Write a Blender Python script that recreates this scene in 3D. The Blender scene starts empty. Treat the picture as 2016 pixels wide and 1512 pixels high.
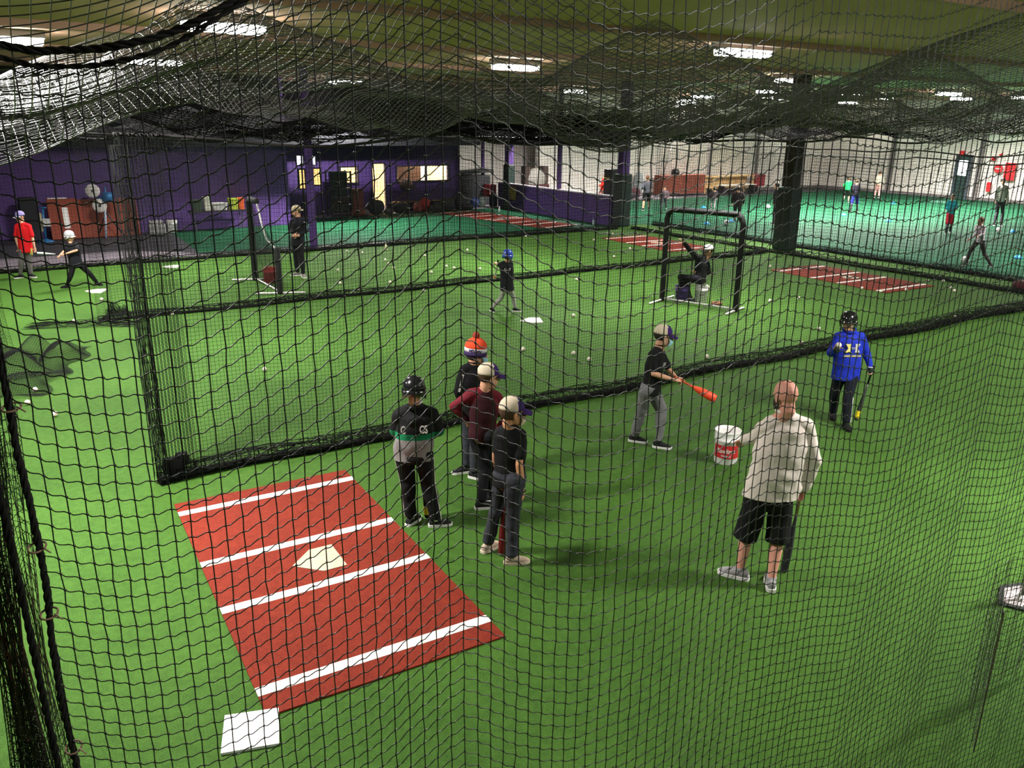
import bpy, bmesh, math, random
import numpy as np
from mathutils import Vector, Matrix
random.seed(7); rng = np.random.default_rng(7)
S = bpy.context.scene
COL = S.collection
R = math.radians
PI = math.pi

# ------------------------------------------------------------------ camera
FPX, CAMH, PITCH, ROLL = 1620.0, 3.78, R(17.53), R(0.6)
cd = bpy.data.cameras.new('camera'); cam = bpy.data.objects.new('camera', cd); COL.objects.link(cam)
cd.sensor_width = 36; cd.lens = 36 * FPX / 2016; cd.clip_start = 0.05; cd.clip_end = 200
_f = np.array([0, math.cos(PITCH), -math.sin(PITCH)]); _r0 = np.array([1., 0, 0]); _u0 = np.cross(_r0, _f)
_R = math.cos(ROLL) * _r0 + math.sin(ROLL) * _u0; _U = math.cos(ROLL) * _u0 - math.sin(ROLL) * _r0
m = Matrix.Identity(4)
for i in range(3):
    m[i][0] = _R[i]; m[i][1] = _U[i]; m[i][2] = -_f[i]
m[2][3] = CAMH
cam.matrix_world = m
S.camera = cam
CAM = np.array([0, 0, CAMH])

# ------------------------------------------------------------------ world and exposure
w = bpy.data.worlds.new('world'); S.world = w; w.use_nodes = True
w.node_tree.nodes['Background'].inputs[0].default_value = (0.85, 0.92, 1, 1)
w.node_tree.nodes['Background'].inputs[1].default_value = 0.045
S.view_settings.view_transform = 'Standard'; S.view_settings.look = 'None'
S.view_settings.gamma = 1; S.view_settings.use_curve_mapping = False
S.view_settings.exposure = 0.55
CEIL = 5.35
LAMP_K = 1.0

# ------------------------------------------------------------------ geometry helpers
TH = R(32.5)
UD = np.array([math.cos(TH), math.sin(TH), 0]); VD = np.array([-math.sin(TH), math.cos(TH), 0])
def W(u, v, z=0.0): return UD * u + VD * v + np.array([0, 0, z])
def ray(x, y): return _f + _R * (x - 1008) / FPX + _U * (756 - y) / FPX
def gnd(x, y, z=0.0):
    d = ray(x, y); return CAM + d * ((CAMH - z) / -d[2])
def atY(x, y, Y):
    d = ray(x, y); return CAM + d * (Y / d[1])
def onU(x, y, u):
    d = ray(x, y); return CAM + d * (u / (d @ UD))
def onV(x, y, v):
    d = ray(x, y); return CAM + d * (v / (d @ VD))
def uv(p): return float(p @ UD), float(p @ VD)

# ------------------------------------------------------------------ materials
def nt(name):
    m = bpy.data.materials.new(name); m.use_nodes = True
    n = m.node_tree.nodes; b = n['Principled BSDF']; return m, m.node_tree, n, b
_mc = {}
def hexl(c):
    if isinstance(c, str):
        c = [int(c[i:i+2], 16) / 255 for i in (0, 2, 4)]
        c = [x / 12.92 if x <= .04045 else ((x + .055) / 1.055) ** 2.4 for x in c]
    return (c[0], c[1], c[2], 1)
def mat(name, col, rough=.6, metal=0, var=.08, scale=30, bump=.15, bdist=.002, spec=.4, coat=0, emit=0):
    """plain procedural material: base colour with a little noise variation and a noise bump"""
    key = (name, str(col), rough, metal, var, scale, bump, emit)
    if key in _mc: return _mc[key]
    m, t, n, b = nt(name); L = t.links.new
    c = hexl(col)
    tc = n.new('ShaderNodeTexCoord'); nz = n.new('ShaderNodeTexNoise'); nz.inputs['Scale'].default_value = scale
    nz.inputs['Detail'].default_value = 3
    L(tc.outputs['Object'], nz.inputs['Vector'])
    mx = n.new('ShaderNodeMix'); mx.data_type = 'RGBA'
    mx.inputs[6].default_value = tuple(x * (1 - var) for x in c[:3]) + (1,)
    mx.inputs[7].default_value = tuple(min(1, x * (1 + var) + var * .02) for x in c[:3]) + (1,)
    L(nz.outputs['Fac'], mx.inputs[0]); L(mx.outputs[2], b.inputs['Base Color'])
    b.inputs['Roughness'].default_value = rough; b.inputs['Metallic'].default_value = metal
    b.inputs['Specular IOR Level'].default_value = spec; b.inputs['Coat Weight'].default_value = coat
    if bump:
        bp = n.new('ShaderNodeBump'); bp.inputs['Strength'].default_value = bump; bp.inputs['Distance'].default_value = bdist
        L(nz.outputs['Fac'], bp.inputs['Height']); L(bp.outputs[0], b.inputs['Normal'])
    if emit:
        b.inputs['Emission Color'].default_value = c; b.inputs['Emission Strength'].default_value = emit
    _mc[key] = m; return m
def fabric(col, rough=.85): return mat('fabric', col, rough, var=.12, scale=60, bump=.3, bdist=.003, spec=.2)
def turf(name, c1, c2, rot=0):
    m, t, n, b = nt(name); L = t.links.new
    tc = n.new('ShaderNodeTexCoord')
    n1 = n.new('ShaderNodeTexNoise'); n1.inputs['Scale'].default_value = 95; n1.inputs['Detail'].default_value = 4
    n2 = n.new('ShaderNodeTexNoise'); n2.inputs['Scale'].default_value = .7; n2.inputs['Detail'].default_value = 3
    n3 = n.new('ShaderNodeTexNoise'); n3.inputs['Scale'].default_value = 14; n3.inputs['Detail'].default_value = 5
    for q in (n1, n2, n3): L(tc.outputs['Object'], q.inputs['Vector'])
    a = n.new('ShaderNodeMath'); a.operation = 'MULTIPLY_ADD'; a.inputs[1].default_value = .55; L(n1.outputs['Fac'], a.inputs[0]); 
    a2 = n.new('ShaderNodeMath'); a2.operation = 'MULTIPLY'; a2.inputs[1].default_value = .25; L(n2.outputs['Fac'], a2.inputs[0])
    a3 = n.new('ShaderNodeMath'); a3.operation = 'MULTIPLY_ADD'; a3.inputs[1].default_value = .25; L(n3.outputs['Fac'], a3.inputs[0]); L(a2.outputs[0], a3.inputs[2])
    L(a3.outputs[0], a.inputs[2])
    cr = n.new('ShaderNodeValToRGB'); cr.color_ramp.elements[0].position = .38; cr.color_ramp.elements[1].position = .68
    cr.color_ramp.elements[0].color = hexl(c1); cr.color_ramp.elements[1].color = hexl(c2)
    L(a.outputs[0], cr.inputs[0]); L(cr.outputs[0], b.inputs['Base Color'])
    b.inputs['Roughness'].default_value = .75; b.inputs['Specular IOR Level'].default_value = .08
    bp = n.new('ShaderNodeBump'); bp.inputs['Strength'].default_value = .6; bp.inputs['Distance'].default_value = .01
    L(n1.outputs['Fac'], bp.inputs['Height']); L(bp.outputs[0], b.inputs['Normal'])
    return m
def block(name, col, mortar, rough=.6, sc=1.0):
    """painted concrete block"""
    m, t, n, b = nt(name); L = t.links.new
    tc = n.new('ShaderNodeTexCoord'); br = n.new('ShaderNodeTexBrick')
    br.inputs['Scale'].default_value = 1; br.inputs['Brick Width'].default_value = .4 * sc; br.inputs['Row Height'].default_value = .2 * sc
    br.inputs['Mortar Size'].default_value = .008; br.inputs['Mortar Smooth'].default_value = .3
    c = hexl(col); br.inputs['Color1'].default_value = c; br.inputs['Color2'].default_value = tuple(x * .93 for x in c[:3]) + (1,)
    br.inputs['Mortar'].default_value = hexl(mortar)
    L(tc.outputs['UV'], br.inputs['Vector']); L(br.outputs['Color'], b.inputs['Base Color'])
    bp = n.new('ShaderNodeBump'); bp.inputs['Strength'].default_value = .5; bp.inputs['Distance'].default_value = .006; bp.invert = True
    L(br.outputs['Fac'], bp.inputs['Height']); L(bp.outputs[0], b.inputs['Normal'])
    b.inputs['Roughness'].default_value = rough
    return m
def emis(name, col, st):
    m, t, n, b = nt(name)
    b.inputs['Base Color'].default_value = hexl(col); b.inputs['Emission Color'].default_value = hexl(col)
    b.inputs['Emission Strength'].default_value = st; return m

# ------------------------------------------------------------------ mesh builder
class MB:
    def __init__(s): s.v = []; s.f = []; s.n = 0; s.mi = []
    def add(s, V, F, mi=0):
        V = np.asarray(V, float).reshape(-1, 3); s.v.append(V)
        for q in F: s.f.append([i + s.n for i in q]); s.mi.append(mi)
        s.n += len(V); return s
    def box(s, c, size, X=None, Y=None, mi=0, bev=0):
        """c centre, size full lengths, X/Y axes"""
        X = np.array([1., 0, 0]) if X is None else np.asarray(X, float); X = X / np.linalg.norm(X)
        Y = np.array([-X[1], X[0], 0]) if Y is None else np.asarray(Y, float); Y = Y / np.linalg.norm(Y)
        Z = np.cross(X, Y); c = np.asarray(c, float); a = np.array(size) / 2
        if bev:
            # chamfered box: 24 verts
            V = []; bm = bmesh.new(); bmesh.ops.create_cube(bm, size=1)
            for q in bm.verts: q.co = Vector((q.co.x * size[0], q.co.y * size[1], q.co.z * size[2]))
            bmesh.ops.bevel(bm, geom=bm.edges[:], offset=bev, segments=2, affect='EDGES', profile=.5)
            bm.verts.index_update(); V = [c + X * q.co.x + Y * q.co.y + Z * q.co.z for q in bm.verts]
            F = [[q.index for q in f.verts] for f in bm.faces]; bm.free(); return s.add(V, F, mi)
        V = [c + X * a[0] * i + Y * a[1] * j + Z * a[2] * k for i in (-1, 1) for j in (-1, 1) for k in (-1, 1)]
        return s.add(V, [(0, 1, 3, 2), (4, 6, 7, 5), (0, 4, 5, 1), (2, 3, 7, 6), (0, 2, 6, 4), (1, 5, 7, 3)], mi)
    def rings(s, RR, mi=0, cap=True, closed=True):
        RR = [np.asarray(r, float) for r in RR]; k = len(RR[0]); F = []
        for i in range(len(RR) - 1):
            for j in range(k if closed else k - 1):
                F.append((i * k + j, i * k + (j + 1) % k, (i + 1) * k + (j + 1) % k, (i + 1) * k + j))
        if cap: F.append(tuple(range(k - 1, -1, -1))); F.append(tuple((len(RR) - 1) * k + j for j in range(k)))
        return s.add(np.concatenate(RR), F, mi)
    def tube(s, pts, rad, k=10, mi=0, cap=True, round_=False):
        pts = np.asarray(pts, float); n = len(pts)
        rad = np.full(n, rad) if np.isscalar(rad) else np.asarray(rad, float)
        T = np.gradient(pts, axis=0) if n > 2 else np.repeat((pts[1:] - pts[:1]), 2, 0)
        T = T / np.maximum(np.linalg.norm(T, axis=1, keepdims=True), 1e-9)
        if round_:
            P = [pts[0] - T[0] * rad[0] * q for q in (.98, .8, .45)] + list(pts) + [pts[-1] + T[-1] * rad[-1] * q for q in (.45, .8, .98)]
            Q = [rad[0] * q for q in (.2, .6, .89)] + list(rad) + [rad[-1] * q for q in (.89, .6, .2)]
            T = np.concatenate([T[:1]] * 3 + [T] + [T[-1:]] * 3); pts = np.array(P); rad = np.array(Q)
        ref = np.array([0, 0, 1.]) if abs(T[0][2]) < .9 else np.array([1., 0, 0])
        A = ref - T[0] * (ref @ T[0]); A /= np.linalg.norm(A); RR = []
        for p, t, r in zip(pts, T, rad):
            A = A - t * (A @ t); A /= np.linalg.norm(A); B = np.cross(t, A)
            RR.append([p + r * (math.cos(2 * PI * j / k) * A + math.sin(2 * PI * j / k) * B) for j in range(k)])
        return s.rings(RR, mi, cap)
    def ell(s, c, r, X=None, Y=None, Z=None, nu=14, nv=9, mi=0, keep=None):
        c = np.asarray(c, float); X = np.array([1., 0, 0]) if X is None else X
        Y = np.array([0, 1., 0]) if Y is None else Y; Z = np.cross(X, Y) if Z is None else Z
        r = (r, r, r) if np.isscalar(r) else r; V = []; F = []
        for i in range(nv + 1):
            a = PI * i / nv
            for j in range(nu):
                b = 2 * PI * j / nu
                V.append(c + X * r[0] * math.sin(a) * math.cos(b) + Y * r[1] * math.sin(a) * math.sin(b) + Z * r[2] * math.cos(a))
        for i in range(nv):
            for j in range(nu):
                F.append((i * nu + j, (i + 1) * nu + j, (i + 1) * nu + (j + 1) % nu, i * nu + (j + 1) % nu))
        return s.add(V, F, mi)
    def lathe(s, c, prof, k=24, mi=0, X=None, Y=None, Z=None, cap=True):
        c = np.asarray(c, float); X = np.array([1., 0, 0]) if X is None else X; Y = np.array([0, 1., 0]) if Y is None else Y
        Z = np.cross(X, Y) if Z is None else Z
        return s.rings([[c + Z * z + r * (math.cos(2 * PI * j / k) * X + math.sin(2 * PI * j / k) * Y) for j in range(k)] for r, z in prof], mi, cap)
    def poly(s, pts, th=.0, mi=0, down=True):
        """flat polygon, th thickness along -z"""
        P = np.asarray(pts, float); k = len(P)
        if th == 0: return s.add(P, [tuple(range(k))], mi)
        Q = P - np.array([0, 0, th])
        return s.add(np.concatenate([P, Q]), [tuple(range(k)), tuple(range(2 * k - 1, k - 1, -1))] + [(j, k + j, k + (j + 1) % k, (j + 1) % k) for j in range(k)], mi)
    def mesh(s, name, smooth=False):
        me = bpy.data.meshes.new(name)
        me.from_pydata(np.concatenate(s.v).tolist(), [], s.f)
        if any(s.mi): me.polygons.foreach_set('material_index', s.mi)
        if smooth: me.polygons.foreach_set('use_smooth', [True] * len(me.polygons))
        bm = bmesh.new(); bm.from_mesh(me); bmesh.ops.recalc_face_normals(bm, faces=bm.faces[:]); bm.to_mesh(me); bm.free()
        me.update(); return me
    def obj(s, name, mats, parent=None, smooth=False, origin=None):
        me = s.mesh(name, smooth); return link(name, me, mats, parent, origin)
def link(name, me, mats, parent=None, origin=None):
    for q in (mats if isinstance(mats, (list, tuple)) else [mats]): me.materials.append(q)
    o = bpy.data.objects.new(name, me); COL.objects.link(o)
    if parent is not None:
        o.parent = parent
        me.transform(Matrix.Translation(-Vector(parent['_o'])) if '_o' in parent else Matrix.Identity(4))
    elif origin is not None:
        me.transform(Matrix.Translation(-Vector(origin))); o.location = origin
    return o
def tag(o, label, cat, group=None, kind=None):
    o['label'] = label; o['category'] = cat
    if group: o['group'] = group
    if kind: o['kind'] = kind
    return o
def thing(name, loc, label, cat, group=None):
    """an Empty at the base of a thing; parts are modelled in world space and moved into its frame"""
    o = bpy.data.objects.new(name, None); COL.objects.link(o); o.location = [float(q) for q in loc]; o.empty_display_size = .1
    o['_o'] = [float(q) for q in loc]; return tag(o, label, cat, group)
def struct(o): o['kind'] = 'structure'; return o
def dup(root, loc, label=None, rotz=0, group=None, scale=None):
    r = root.copy(); COL.objects.link(r); r.location = [float(q) for q in loc]; r.rotation_euler = (0, 0, rotz)
    if label: r['label'] = label
    if group: r['group'] = group
    if scale: r.scale = scale
    for ch in list(root.children):
        c = ch.copy(); COL.objects.link(c); c.parent = r
        for g in list(ch.children):
            d = g.copy(); COL.objects.link(d); d.parent = c
    return r
def smoothstep(x, a, b):
    t = np.clip((x - a) / (b - a), 0, 1); return t * t * (3 - 2 * t)
def interp(x, xs, ys): return np.interp(x, xs, ys)

# ------------------------------------------------------------------ netting
def strands_mesh(name, sets, mats, parent=None):
    """sets: list of (array[npoly,npt,3], radius, sides, material)"""
    VV = []; FF = []; MI = []; base = 0
    for P, rad, k, mi in sets:
        P = np.asarray(P, float); a, n, _ = P.shape
        T = np.gradient(P, axis=1); T /= np.maximum(np.linalg.norm(T, axis=2, keepdims=True), 1e-9)
        ref = np.zeros_like(T); ref[..., 1] = 1; m_ = np.abs(T[..., 1]) > .75; ref[m_] = (0, 0, 1)
        # one reference per strand keeps rings aligned
        r0 = np.where(m_.mean(axis=1)[:, None, None] > .5, np.array([0, 0, 1.]), np.array([0, 1., 0])) * np.ones_like(T)
        A = np.cross(T, r0); A /= np.maximum(np.linalg.norm(A, axis=2, keepdims=True), 1e-9); B = np.cross(T, A)
        rr = rad if np.isscalar(rad) else np.asarray(rad)[None, :, None]
        V = np.stack([P + rr * (math.cos(2 * PI * j / k) * A + math.sin(2 * PI * j / k) * B) for j in range(k)], 2)  # a,n,k,3
        VV.append(V.reshape(-1, 3))
        idx = np.arange(a * n * k).reshape(a, n, k) + base
        q = np.stack([idx[:, :-1], np.roll(idx, -1, 2)[:, :-1], np.roll(idx, -1, 2)[:, 1:], idx[:, 1:]], -1).reshape(-1, 4)
        FF.append(q); MI.append(np.full(len(q), mi)); base += a * n * k
    V = np.concatenate(VV); F = np.concatenate(FF); MI = np.concatenate(MI)
    me = bpy.data.meshes.new(name); me.vertices.add(len(V)); me.vertices.foreach_set('co', V.astype(np.float32).ravel())
    me.loops.add(len(F) * 4); me.loops.foreach_set('vertex_index', F.astype(np.int32).ravel())
    me.polygons.add(len(F)); me.polygons.foreach_set('loop_start', np.arange(0, len(F) * 4, 4, dtype=np.int32))
    me.polygons.foreach_set('loop_total', np.full(len(F), 4, dtype=np.int32))
    me.polygons.foreach_set('material_index', MI.astype(np.int32)); me.polygons.foreach_set('use_smooth', np.ones(len(F), bool))
    me.update(calc_edges=True)
    return link(name, me, mats, parent)
def knots(N, r):
    """octahedral knots at nodes N[...,3] as strand set (short double cones)"""
    N = N.reshape(-1, 3); d = np.array([0, 0, 1.])
    P = np.stack([N - d * r * 1.1, N - d * r * .3, N + d * r * .5, N + d * r * 1.2], 1); return P
def arcpts(curve, step):
    curve = np.asarray(curve, float); s = np.r_[0, np.cumsum(np.linalg.norm(np.diff(curve, axis=0), axis=1))]
    t = np.arange(0, s[-1] + 1e-6, step)
    return np.stack([np.interp(t, s, curve[:, i]) for i in range(curve.shape[1])], 1), t
# ------------------------------------------------------------------ lamps under the ceiling
M_house = mat('lamp_housing', (.35, .35, .36), .5, .3, bump=0)
M_diff = emis('lamp_glow', (1, .97, .93), 38)
def lamp(p, power, label, size=1.3, spread=150):
    t = thing('ceiling_light', (p[0], p[1], CEIL), label, 'ceiling light', 'long lamps under the ceiling')
    MB().box((p[0], p[1], CEIL - .07), (size, .5, .14), UD, bev=.02).obj('housing', M_house, t)
    MB().box((p[0], p[1], CEIL - .19), (size - .08, .42, .12), UD, bev=.03).obj('diffuser', M_diff, t)
    ld = bpy.data.lights.new('lamp', 'AREA'); ld.shape = 'RECTANGLE'; ld.size = size; ld.size_y = .35; ld.energy = power * LAMP_K
    ld.color = (1, .97, .92); ld.spread = R(spread)
    o = bpy.data.objects.new('lamp', ld); COL.objects.link(o); o.parent = t; o.location = (0, 0, -.27); o.rotation_euler = (0, 0, TH)
    return t
vis = [(440, 50, 420), (10, 75, 420), (680, 160, 1100), (1015, 130, 700), (1130, 178, 800), (1560, 157, 700), (1350, 196, 1100), (1384, 189, 0),
       (1520, 192, 0), (1588, 186, 900), (1675, 182, 1300), (1740, 191, 1100), (1670, 201, 0), (1868, 183, 1300), (1892, 193, 900), (2012, 190, 1000), (1010, 205, 500), (700, 196, 500)]
LL = ['ceiling lamp glowing through the peak of the white net swag', 'bright ceiling lamp at the far left behind the black rope', 'ceiling lamp over the dark back, left of the brightest lamp',
      'brightest ceiling lamp, high in the middle above the batting cage', 'small ceiling lamp to the right below the brightest lamp', 'wide bright ceiling lamp just above the big dark column',
      'left of the two small lamps left of the big column', 'right of the two small lamps left of the big column', 'faint ceiling lamp just left of the big column', 'faint ceiling lamp just right of the big column',
      'upper of the two lamps right of the big column', 'ceiling lamp between the paired lamps on the right', 'lower of the two lamps right of the big column', 'brighter of the two lamps near the right edge',
      'dimmer lower lamp of the pair near the right edge', 'ceiling lamp cut by the right edge of the picture', 'far ceiling lamp seen through dark netting below the brightest lamp', 'far ceiling lamp seen through the dark netting over the offices']
for (x, y, pw), lb in zip(vis, LL):
    p = gnd(x, y, CEIL - .15)
    t = lamp(p, pw if pw else 1, lb)
    if not pw:
        for c in list(t.children):
            if c.type == 'LIGHT': bpy.data.objects.remove(c)
for (x, y, pw), lb in zip([(7.0, 6.6, 620), (-4.2, 6.6, 560), (-9.5, 9.5, 420), (4.5, 17.5, 560), (13, 12.5, 560), (2.5, 1.2, 40), (-9, 22, 520), (17, 24, 800), (10.5, 36, 800)],
    ['ceiling lamp above the batting tee beyond the right edge', 'ceiling lamp above the swag of netting at the upper left', 'ceiling lamp over the turf beyond the left edge', 'ceiling lamp above the pitching screen', 'ceiling lamp over the cage beyond the right edge',
     'ceiling lamp above the viewing platform', 'ceiling lamp above the pitching machines', 'ceiling lamp above the near corner of the football turf', 'ceiling lamp above the middle of the football turf']):
    lamp((x, y, CEIL), pw, lb)

# ------------------------------------------------------------------ floors
M_turf = turf('green_turf', (.021, .056, .0085), (.064, .148, .0220))
M_teal = turf('teal_turf', (.003, .032, .014), (.013, .090, .041))
M_rub = mat('rubber_floor', (.028, .026, .034), .7, var=.3, scale=40)
M_grey = mat('grey_floor', (.20, .17, .20), .7, var=.2, scale=50)
def floor(pts, z, m_, lab=None):
    o = MB().poly([(p[0], p[1], z) for p in pts], .06).obj('floor', m_); return struct(o)
def wp(*a): return [W(u, v) for u, v in a]
floor(wp((-30, -8), (60, -8), (60, 45), (-30, 45)), -.012, M_rub)
floor(wp((-30, 25.2), (5.6, 25.2), (4.9, 26.3), (3.6, 27.4), (-30, 26.6)), -.006, M_grey)
floor([gnd(*q) for q in [(392, 497), (362, 474), (338, 458)]] + wp((5, 31.7), (10.4, 31.7), (11, 33.3), (20.9, 33.9), (47, 34), (47, 3), (22.4, 3), (22.4, 25.4)), -.008, M_teal)
floor(wp((11, 33.5), (20.9, 34.1), (20.9, 40), (10, 40)), -.004, M_grey)
floor(wp((20.9, 34.2), (33, 34.2), (33, 36.2), (20.9, 36.2)), -.003, M_grey)
floor(wp((-30, -8), (22.4, -8), (22.4, 25.4), (-30, 25.2)), 0, M_turf)

# ------------------------------------------------------------------ walls
M_purp = block('purple_block', (.105, .045, .23), (.08, .034, .18))
M_purp2 = mat('purple_paint', (.050, .022, .125), .55, var=.06, scale=8)
M_lilac = block('lilac_block', (.20, .09, .45), (.16, .07, .36))
M_white = block('white_block', (.82, .76, .70), (.55, .50, .46))
M_white2 = block('white_panel', (.80, .77, .78), (.72, .69, .70), sc=6)
M_dark = mat('dark_upper_wall', (.012, .012, .017), .8, var=.2, scale=3)
M_ceil = mat('ceiling', (.60, .36, .24), .8, var=.18, scale=.35, bump=.1)
def wallq(a, b, z0, z1, th, m_, name):
    """wall from uv a to uv b, thickness th behind (left of a->b)"""
    A = W(*a); B = W(*b); d = (B - A); Ln = np.linalg.norm(d); d /= Ln; n_ = np.array([-d[1], d[0], 0])
    mb = MB(); mb.box((A + B) / 2 + n_ * th / 2 + np.array([0, 0, (z0 + z1) / 2]), (Ln, th, z1 - z0), d, n_)
    o = mb.obj(name, m_); me = o.data
    uvl = me.uv_layers.new(name='UVMap')
    for p in me.polygons:
        for li in p.loop_indices:
            c = np.array(me.vertices[me.loops[li].vertex_index].co); uvl.data[li].uv = ((c - A) @ d, c[2])
    return struct(o)
wallq((-24, 31.7), (9.9, 31.7), 0, 2.98, .25, M_purp, 'wall_left')
wallq((-24, 31.72), (9.9, 31.72), 2.98, CEIL, .25, M_dark, 'wall_left')
wallq((-24, -8), (-24, 32), 0, CEIL, -.25, M_purp, 'wall_side')
wallq((9.9, 31.95), (9.9, 34.6), 0, CEIL, -.2, M_lilac, 'wall_recess')
OV = 34.6
# office front with openings: pixel extents turned into u on the wall plane
def ou(x, y): return uv(onV(x, y, OV))[0]
ops = [(ou(668, 340), ou(705, 340), 'w'), (ou(730, 340), ou(759, 340), 'd'), (ou(779, 340), ou(883, 340), 'w')]
zt = lambda x, y: onV(x, y, OV)[2]
zw0, zw1 = zt(690, 362), zt(690, 327); zd = zt(745, 320)
U0, U1 = 9.9, ou(903, 340)
segs = [(U0, 0)]
cur = U0
for a, b, k in ops:
    wallq((cur, OV), (a, OV), 0, 3.0, .2, M_purp2, 'wall_office')
    if k == 'w':
        wallq((a, OV), (b, OV), 0, zw0, .2, M_purp2, 'wall_office'); wallq((a, OV), (b, OV), zw1, 3.0, .2, M_purp2, 'wall_office')
    else: wallq((a, OV), (b, OV), zd, 3.0, .2, M_purp2, 'wall_office')
    cur = b
wallq((cur, OV), (U1, OV), 0, 3.0, .2, M_purp2, 'wall_office')
wallq((U0, OV), (U1, OV), 3.0, CEIL, .2, M_dark, 'wall_office')
wallq((U1, OV), (U1, 38.5), 0, CEIL, .2, M_purp2, 'wall_office')
M_room = mat('office_wall', (.85, .62, .30), .7, bump=0); M_roomw = mat('office_pale_wall', (.5, .5, .52), .7, bump=0)
o2 = lambda x: uv(onV(x, 340, 37.2))[0]
wallq((U1 - .24, 34.85), (U1 - .24, 37.2), 0, 3.0, .05, M_room, 'wall_office_inside')
for a, b, mm in ((U0, o2(790), M_room), (o2(790), o2(858), M_roomw), (o2(858), max(U1 - .25, o2(858) + .05), M_room)):
    wallq((a, 37.2), (b, 37.2), 0, 3.0, .1, mm, 'wall_office_inside')
for uu in (12.2, 13.8, 17.6):
    ld = bpy.data.lights.new('office_lamp', 'AREA'); ld.size = .8; ld.energy = 230; ld.color = (1, .86, .62)
    t = thing('office_light', W(uu, 35.9, 2.95), 'lamp in the office ceiling over the ' + {12.2: 'left office window', 13.8: 'lit office doorway', 17.6: 'right office window'}[uu], 'ceiling light')
    MB().box(W(uu, 35.9, 2.93), (.8, .5, .05), UD).obj('diffuser', M_diff, t)
    o = bpy.data.objects.new('lamp', ld); COL.objects.link(o); o.parent = t; o.location = (0, 0, -.06)
struct(MB().box(W((U0 + U1) / 2, 36, 3.04), (U1 - U0, 2.8, .08), UD).obj('ceiling_office', M_ceil))
# window and door frames
M_frame = mat('dark_frame', (.02, .018, .03), .5, bump=0)
M_glass = mat('window_glass', (.9, .92, .95), .05, bump=0); M_glass.node_tree.nodes['Principled BSDF'].inputs['Transmission Weight'].default_value = 1
M_glass.node_tree.nodes['Principled BSDF'].inputs['IOR'].default_value = 1.03
def frame(mb, a, b, z0, z1, v, t=.06, d=.1, bottom=True):
    L = b - a
    mb.box(W(a + t / 2, v, (z0 + z1) / 2), (t, d, z1 - z0), UD); mb.box(W(b - t / 2, v, (z0 + z1) / 2), (t, d, z1 - z0), UD)
    mb.box(W((a + b) / 2, v, z1 - t / 2), (L, d, t), UD)
    if bottom: mb.box(W((a + b) / 2, v, z0 + t / 2), (L, d, t), UD)
for i, (a, b, k) in enumerate([ops[0], ops[2]]):
    mb = MB(); frame(mb, a, b, zw0, zw1, OV - .02)
    if i: mb.box(W(b - 1.15, OV - .02, (zw0 + zw1) / 2), (.05, .08, zw1 - zw0), UD)
    o = struct(mb.obj('window_%d' % (i + 1), M_frame))
    MB().box(W((a + b) / 2, OV + .05, (zw0 + zw1) / 2), (b - a, .008, zw1 - zw0), UD).obj('pane', M_glass, o)
mb = MB(); frame(mb, ops[1][0], ops[1][1], 0, zd, OV - .02, bottom=False); struct(mb.obj('door_1', M_frame))
# two narrow windows and white vents at the end of the purple wall
WV = 31.68
def wuv(x, y, v=WV): p = onV(x, y, v); return uv(p)[0], p[2]
M_amber = emis('lit_window', (1, .62, .22), 1.1); M_vent = emis('bright_opening', (.9, .85, 1), 1.3)
for i, (xa, xb, ya, yb) in enumerate([(585, 603, 332, 373), (613, 633, 330, 366)]):
    a, z1 = wuv(xa, ya); b, z0 = wuv(xb, yb)
    mb = MB(); frame(mb, a, b, z0, z1, WV - .02, t=.05)
    o = struct(mb.obj('window_%d' % (i + 3), M_frame)); MB().box(W((a + b) / 2, WV - .01, (z0 + z1) / 2), (b - a - .08, .01, z1 - z0 - .08), UD).obj('pane', M_amber, o)
    o['label'] = 'narrow amber lit window at the end of the purple wall'
    xa2, xb2 = (581, 598) if i == 0 else (611, 622)
    a, z1 = wuv(xa2, 305); b, z0 = wuv(xb2, 326)
    mb = MB(); frame(mb, a, b, z0, z1, WV - .02, t=.03)
    o = struct(mb.obj('window_%d' % (i + 5), M_frame)); MB().box(W((a + b) / 2, WV - .01, (z0 + z1) / 2), (b - a - .04, .01, z1 - z0 - .04), UD).obj('pane', M_vent, o)
# back wall and right wall in white block, with pilasters
wallq((U1, 38.5), (47, 38.5), 0, CEIL, .3, M_white, 'wall_back')
wallq((24.6, 36.3), (47, 36.3), 0, CEIL, .3, M_white, 'wall_back')
wallq((46.9, 36.4), (46.9, -5), 0, CEIL, .3, M_white, 'wall_right')
M_pil = mat('pilaster', (.16, .14, .14), .7)
for x, wd in ((1395, .12), (1488, .12), (1578, .12), (1640, .3), (1680, .16)):
    u_ = uv(onV(x, 340, 36.2))[0]
    if u_ < 46.6: struct(MB().box(W(u_, 36.2, CEIL / 2), (wd, .12, CEIL), UD).obj('trim_pilaster', M_pil))
for x in (1752, 1926):
    v_ = uv(onU(x, 340, 46.8))[1]
    struct(MB().box(W(46.8, v_, CEIL / 2), (.12, .25, CEIL), UD).obj('trim_pilaster', M_pil))
for a, b in (((20.9, 36.25), (46.9, 36.25)), ((46.85, 36.3), (46.85, 4))):
    A, B = W(*a), W(*b); struct(MB().box((A + B) / 2 + np.array([0, 0, .08]), (np.linalg.norm(B - A), .06, .16), B - A).obj('baseboard_back', M_pil))
# ceiling with joists
struct(MB().box(W(12, 16, CEIL + .1), (80, 56, .2), UD).obj('ceiling', M_ceil))
M_joist = mat('joist', (.48, .28, .20), .7)
for k in range(9):
    struct(MB().box(W(12, -4 + k * 5.2, CEIL - .06), (76, .16, .12), UD).obj('trim_joist', M_joist))

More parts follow.
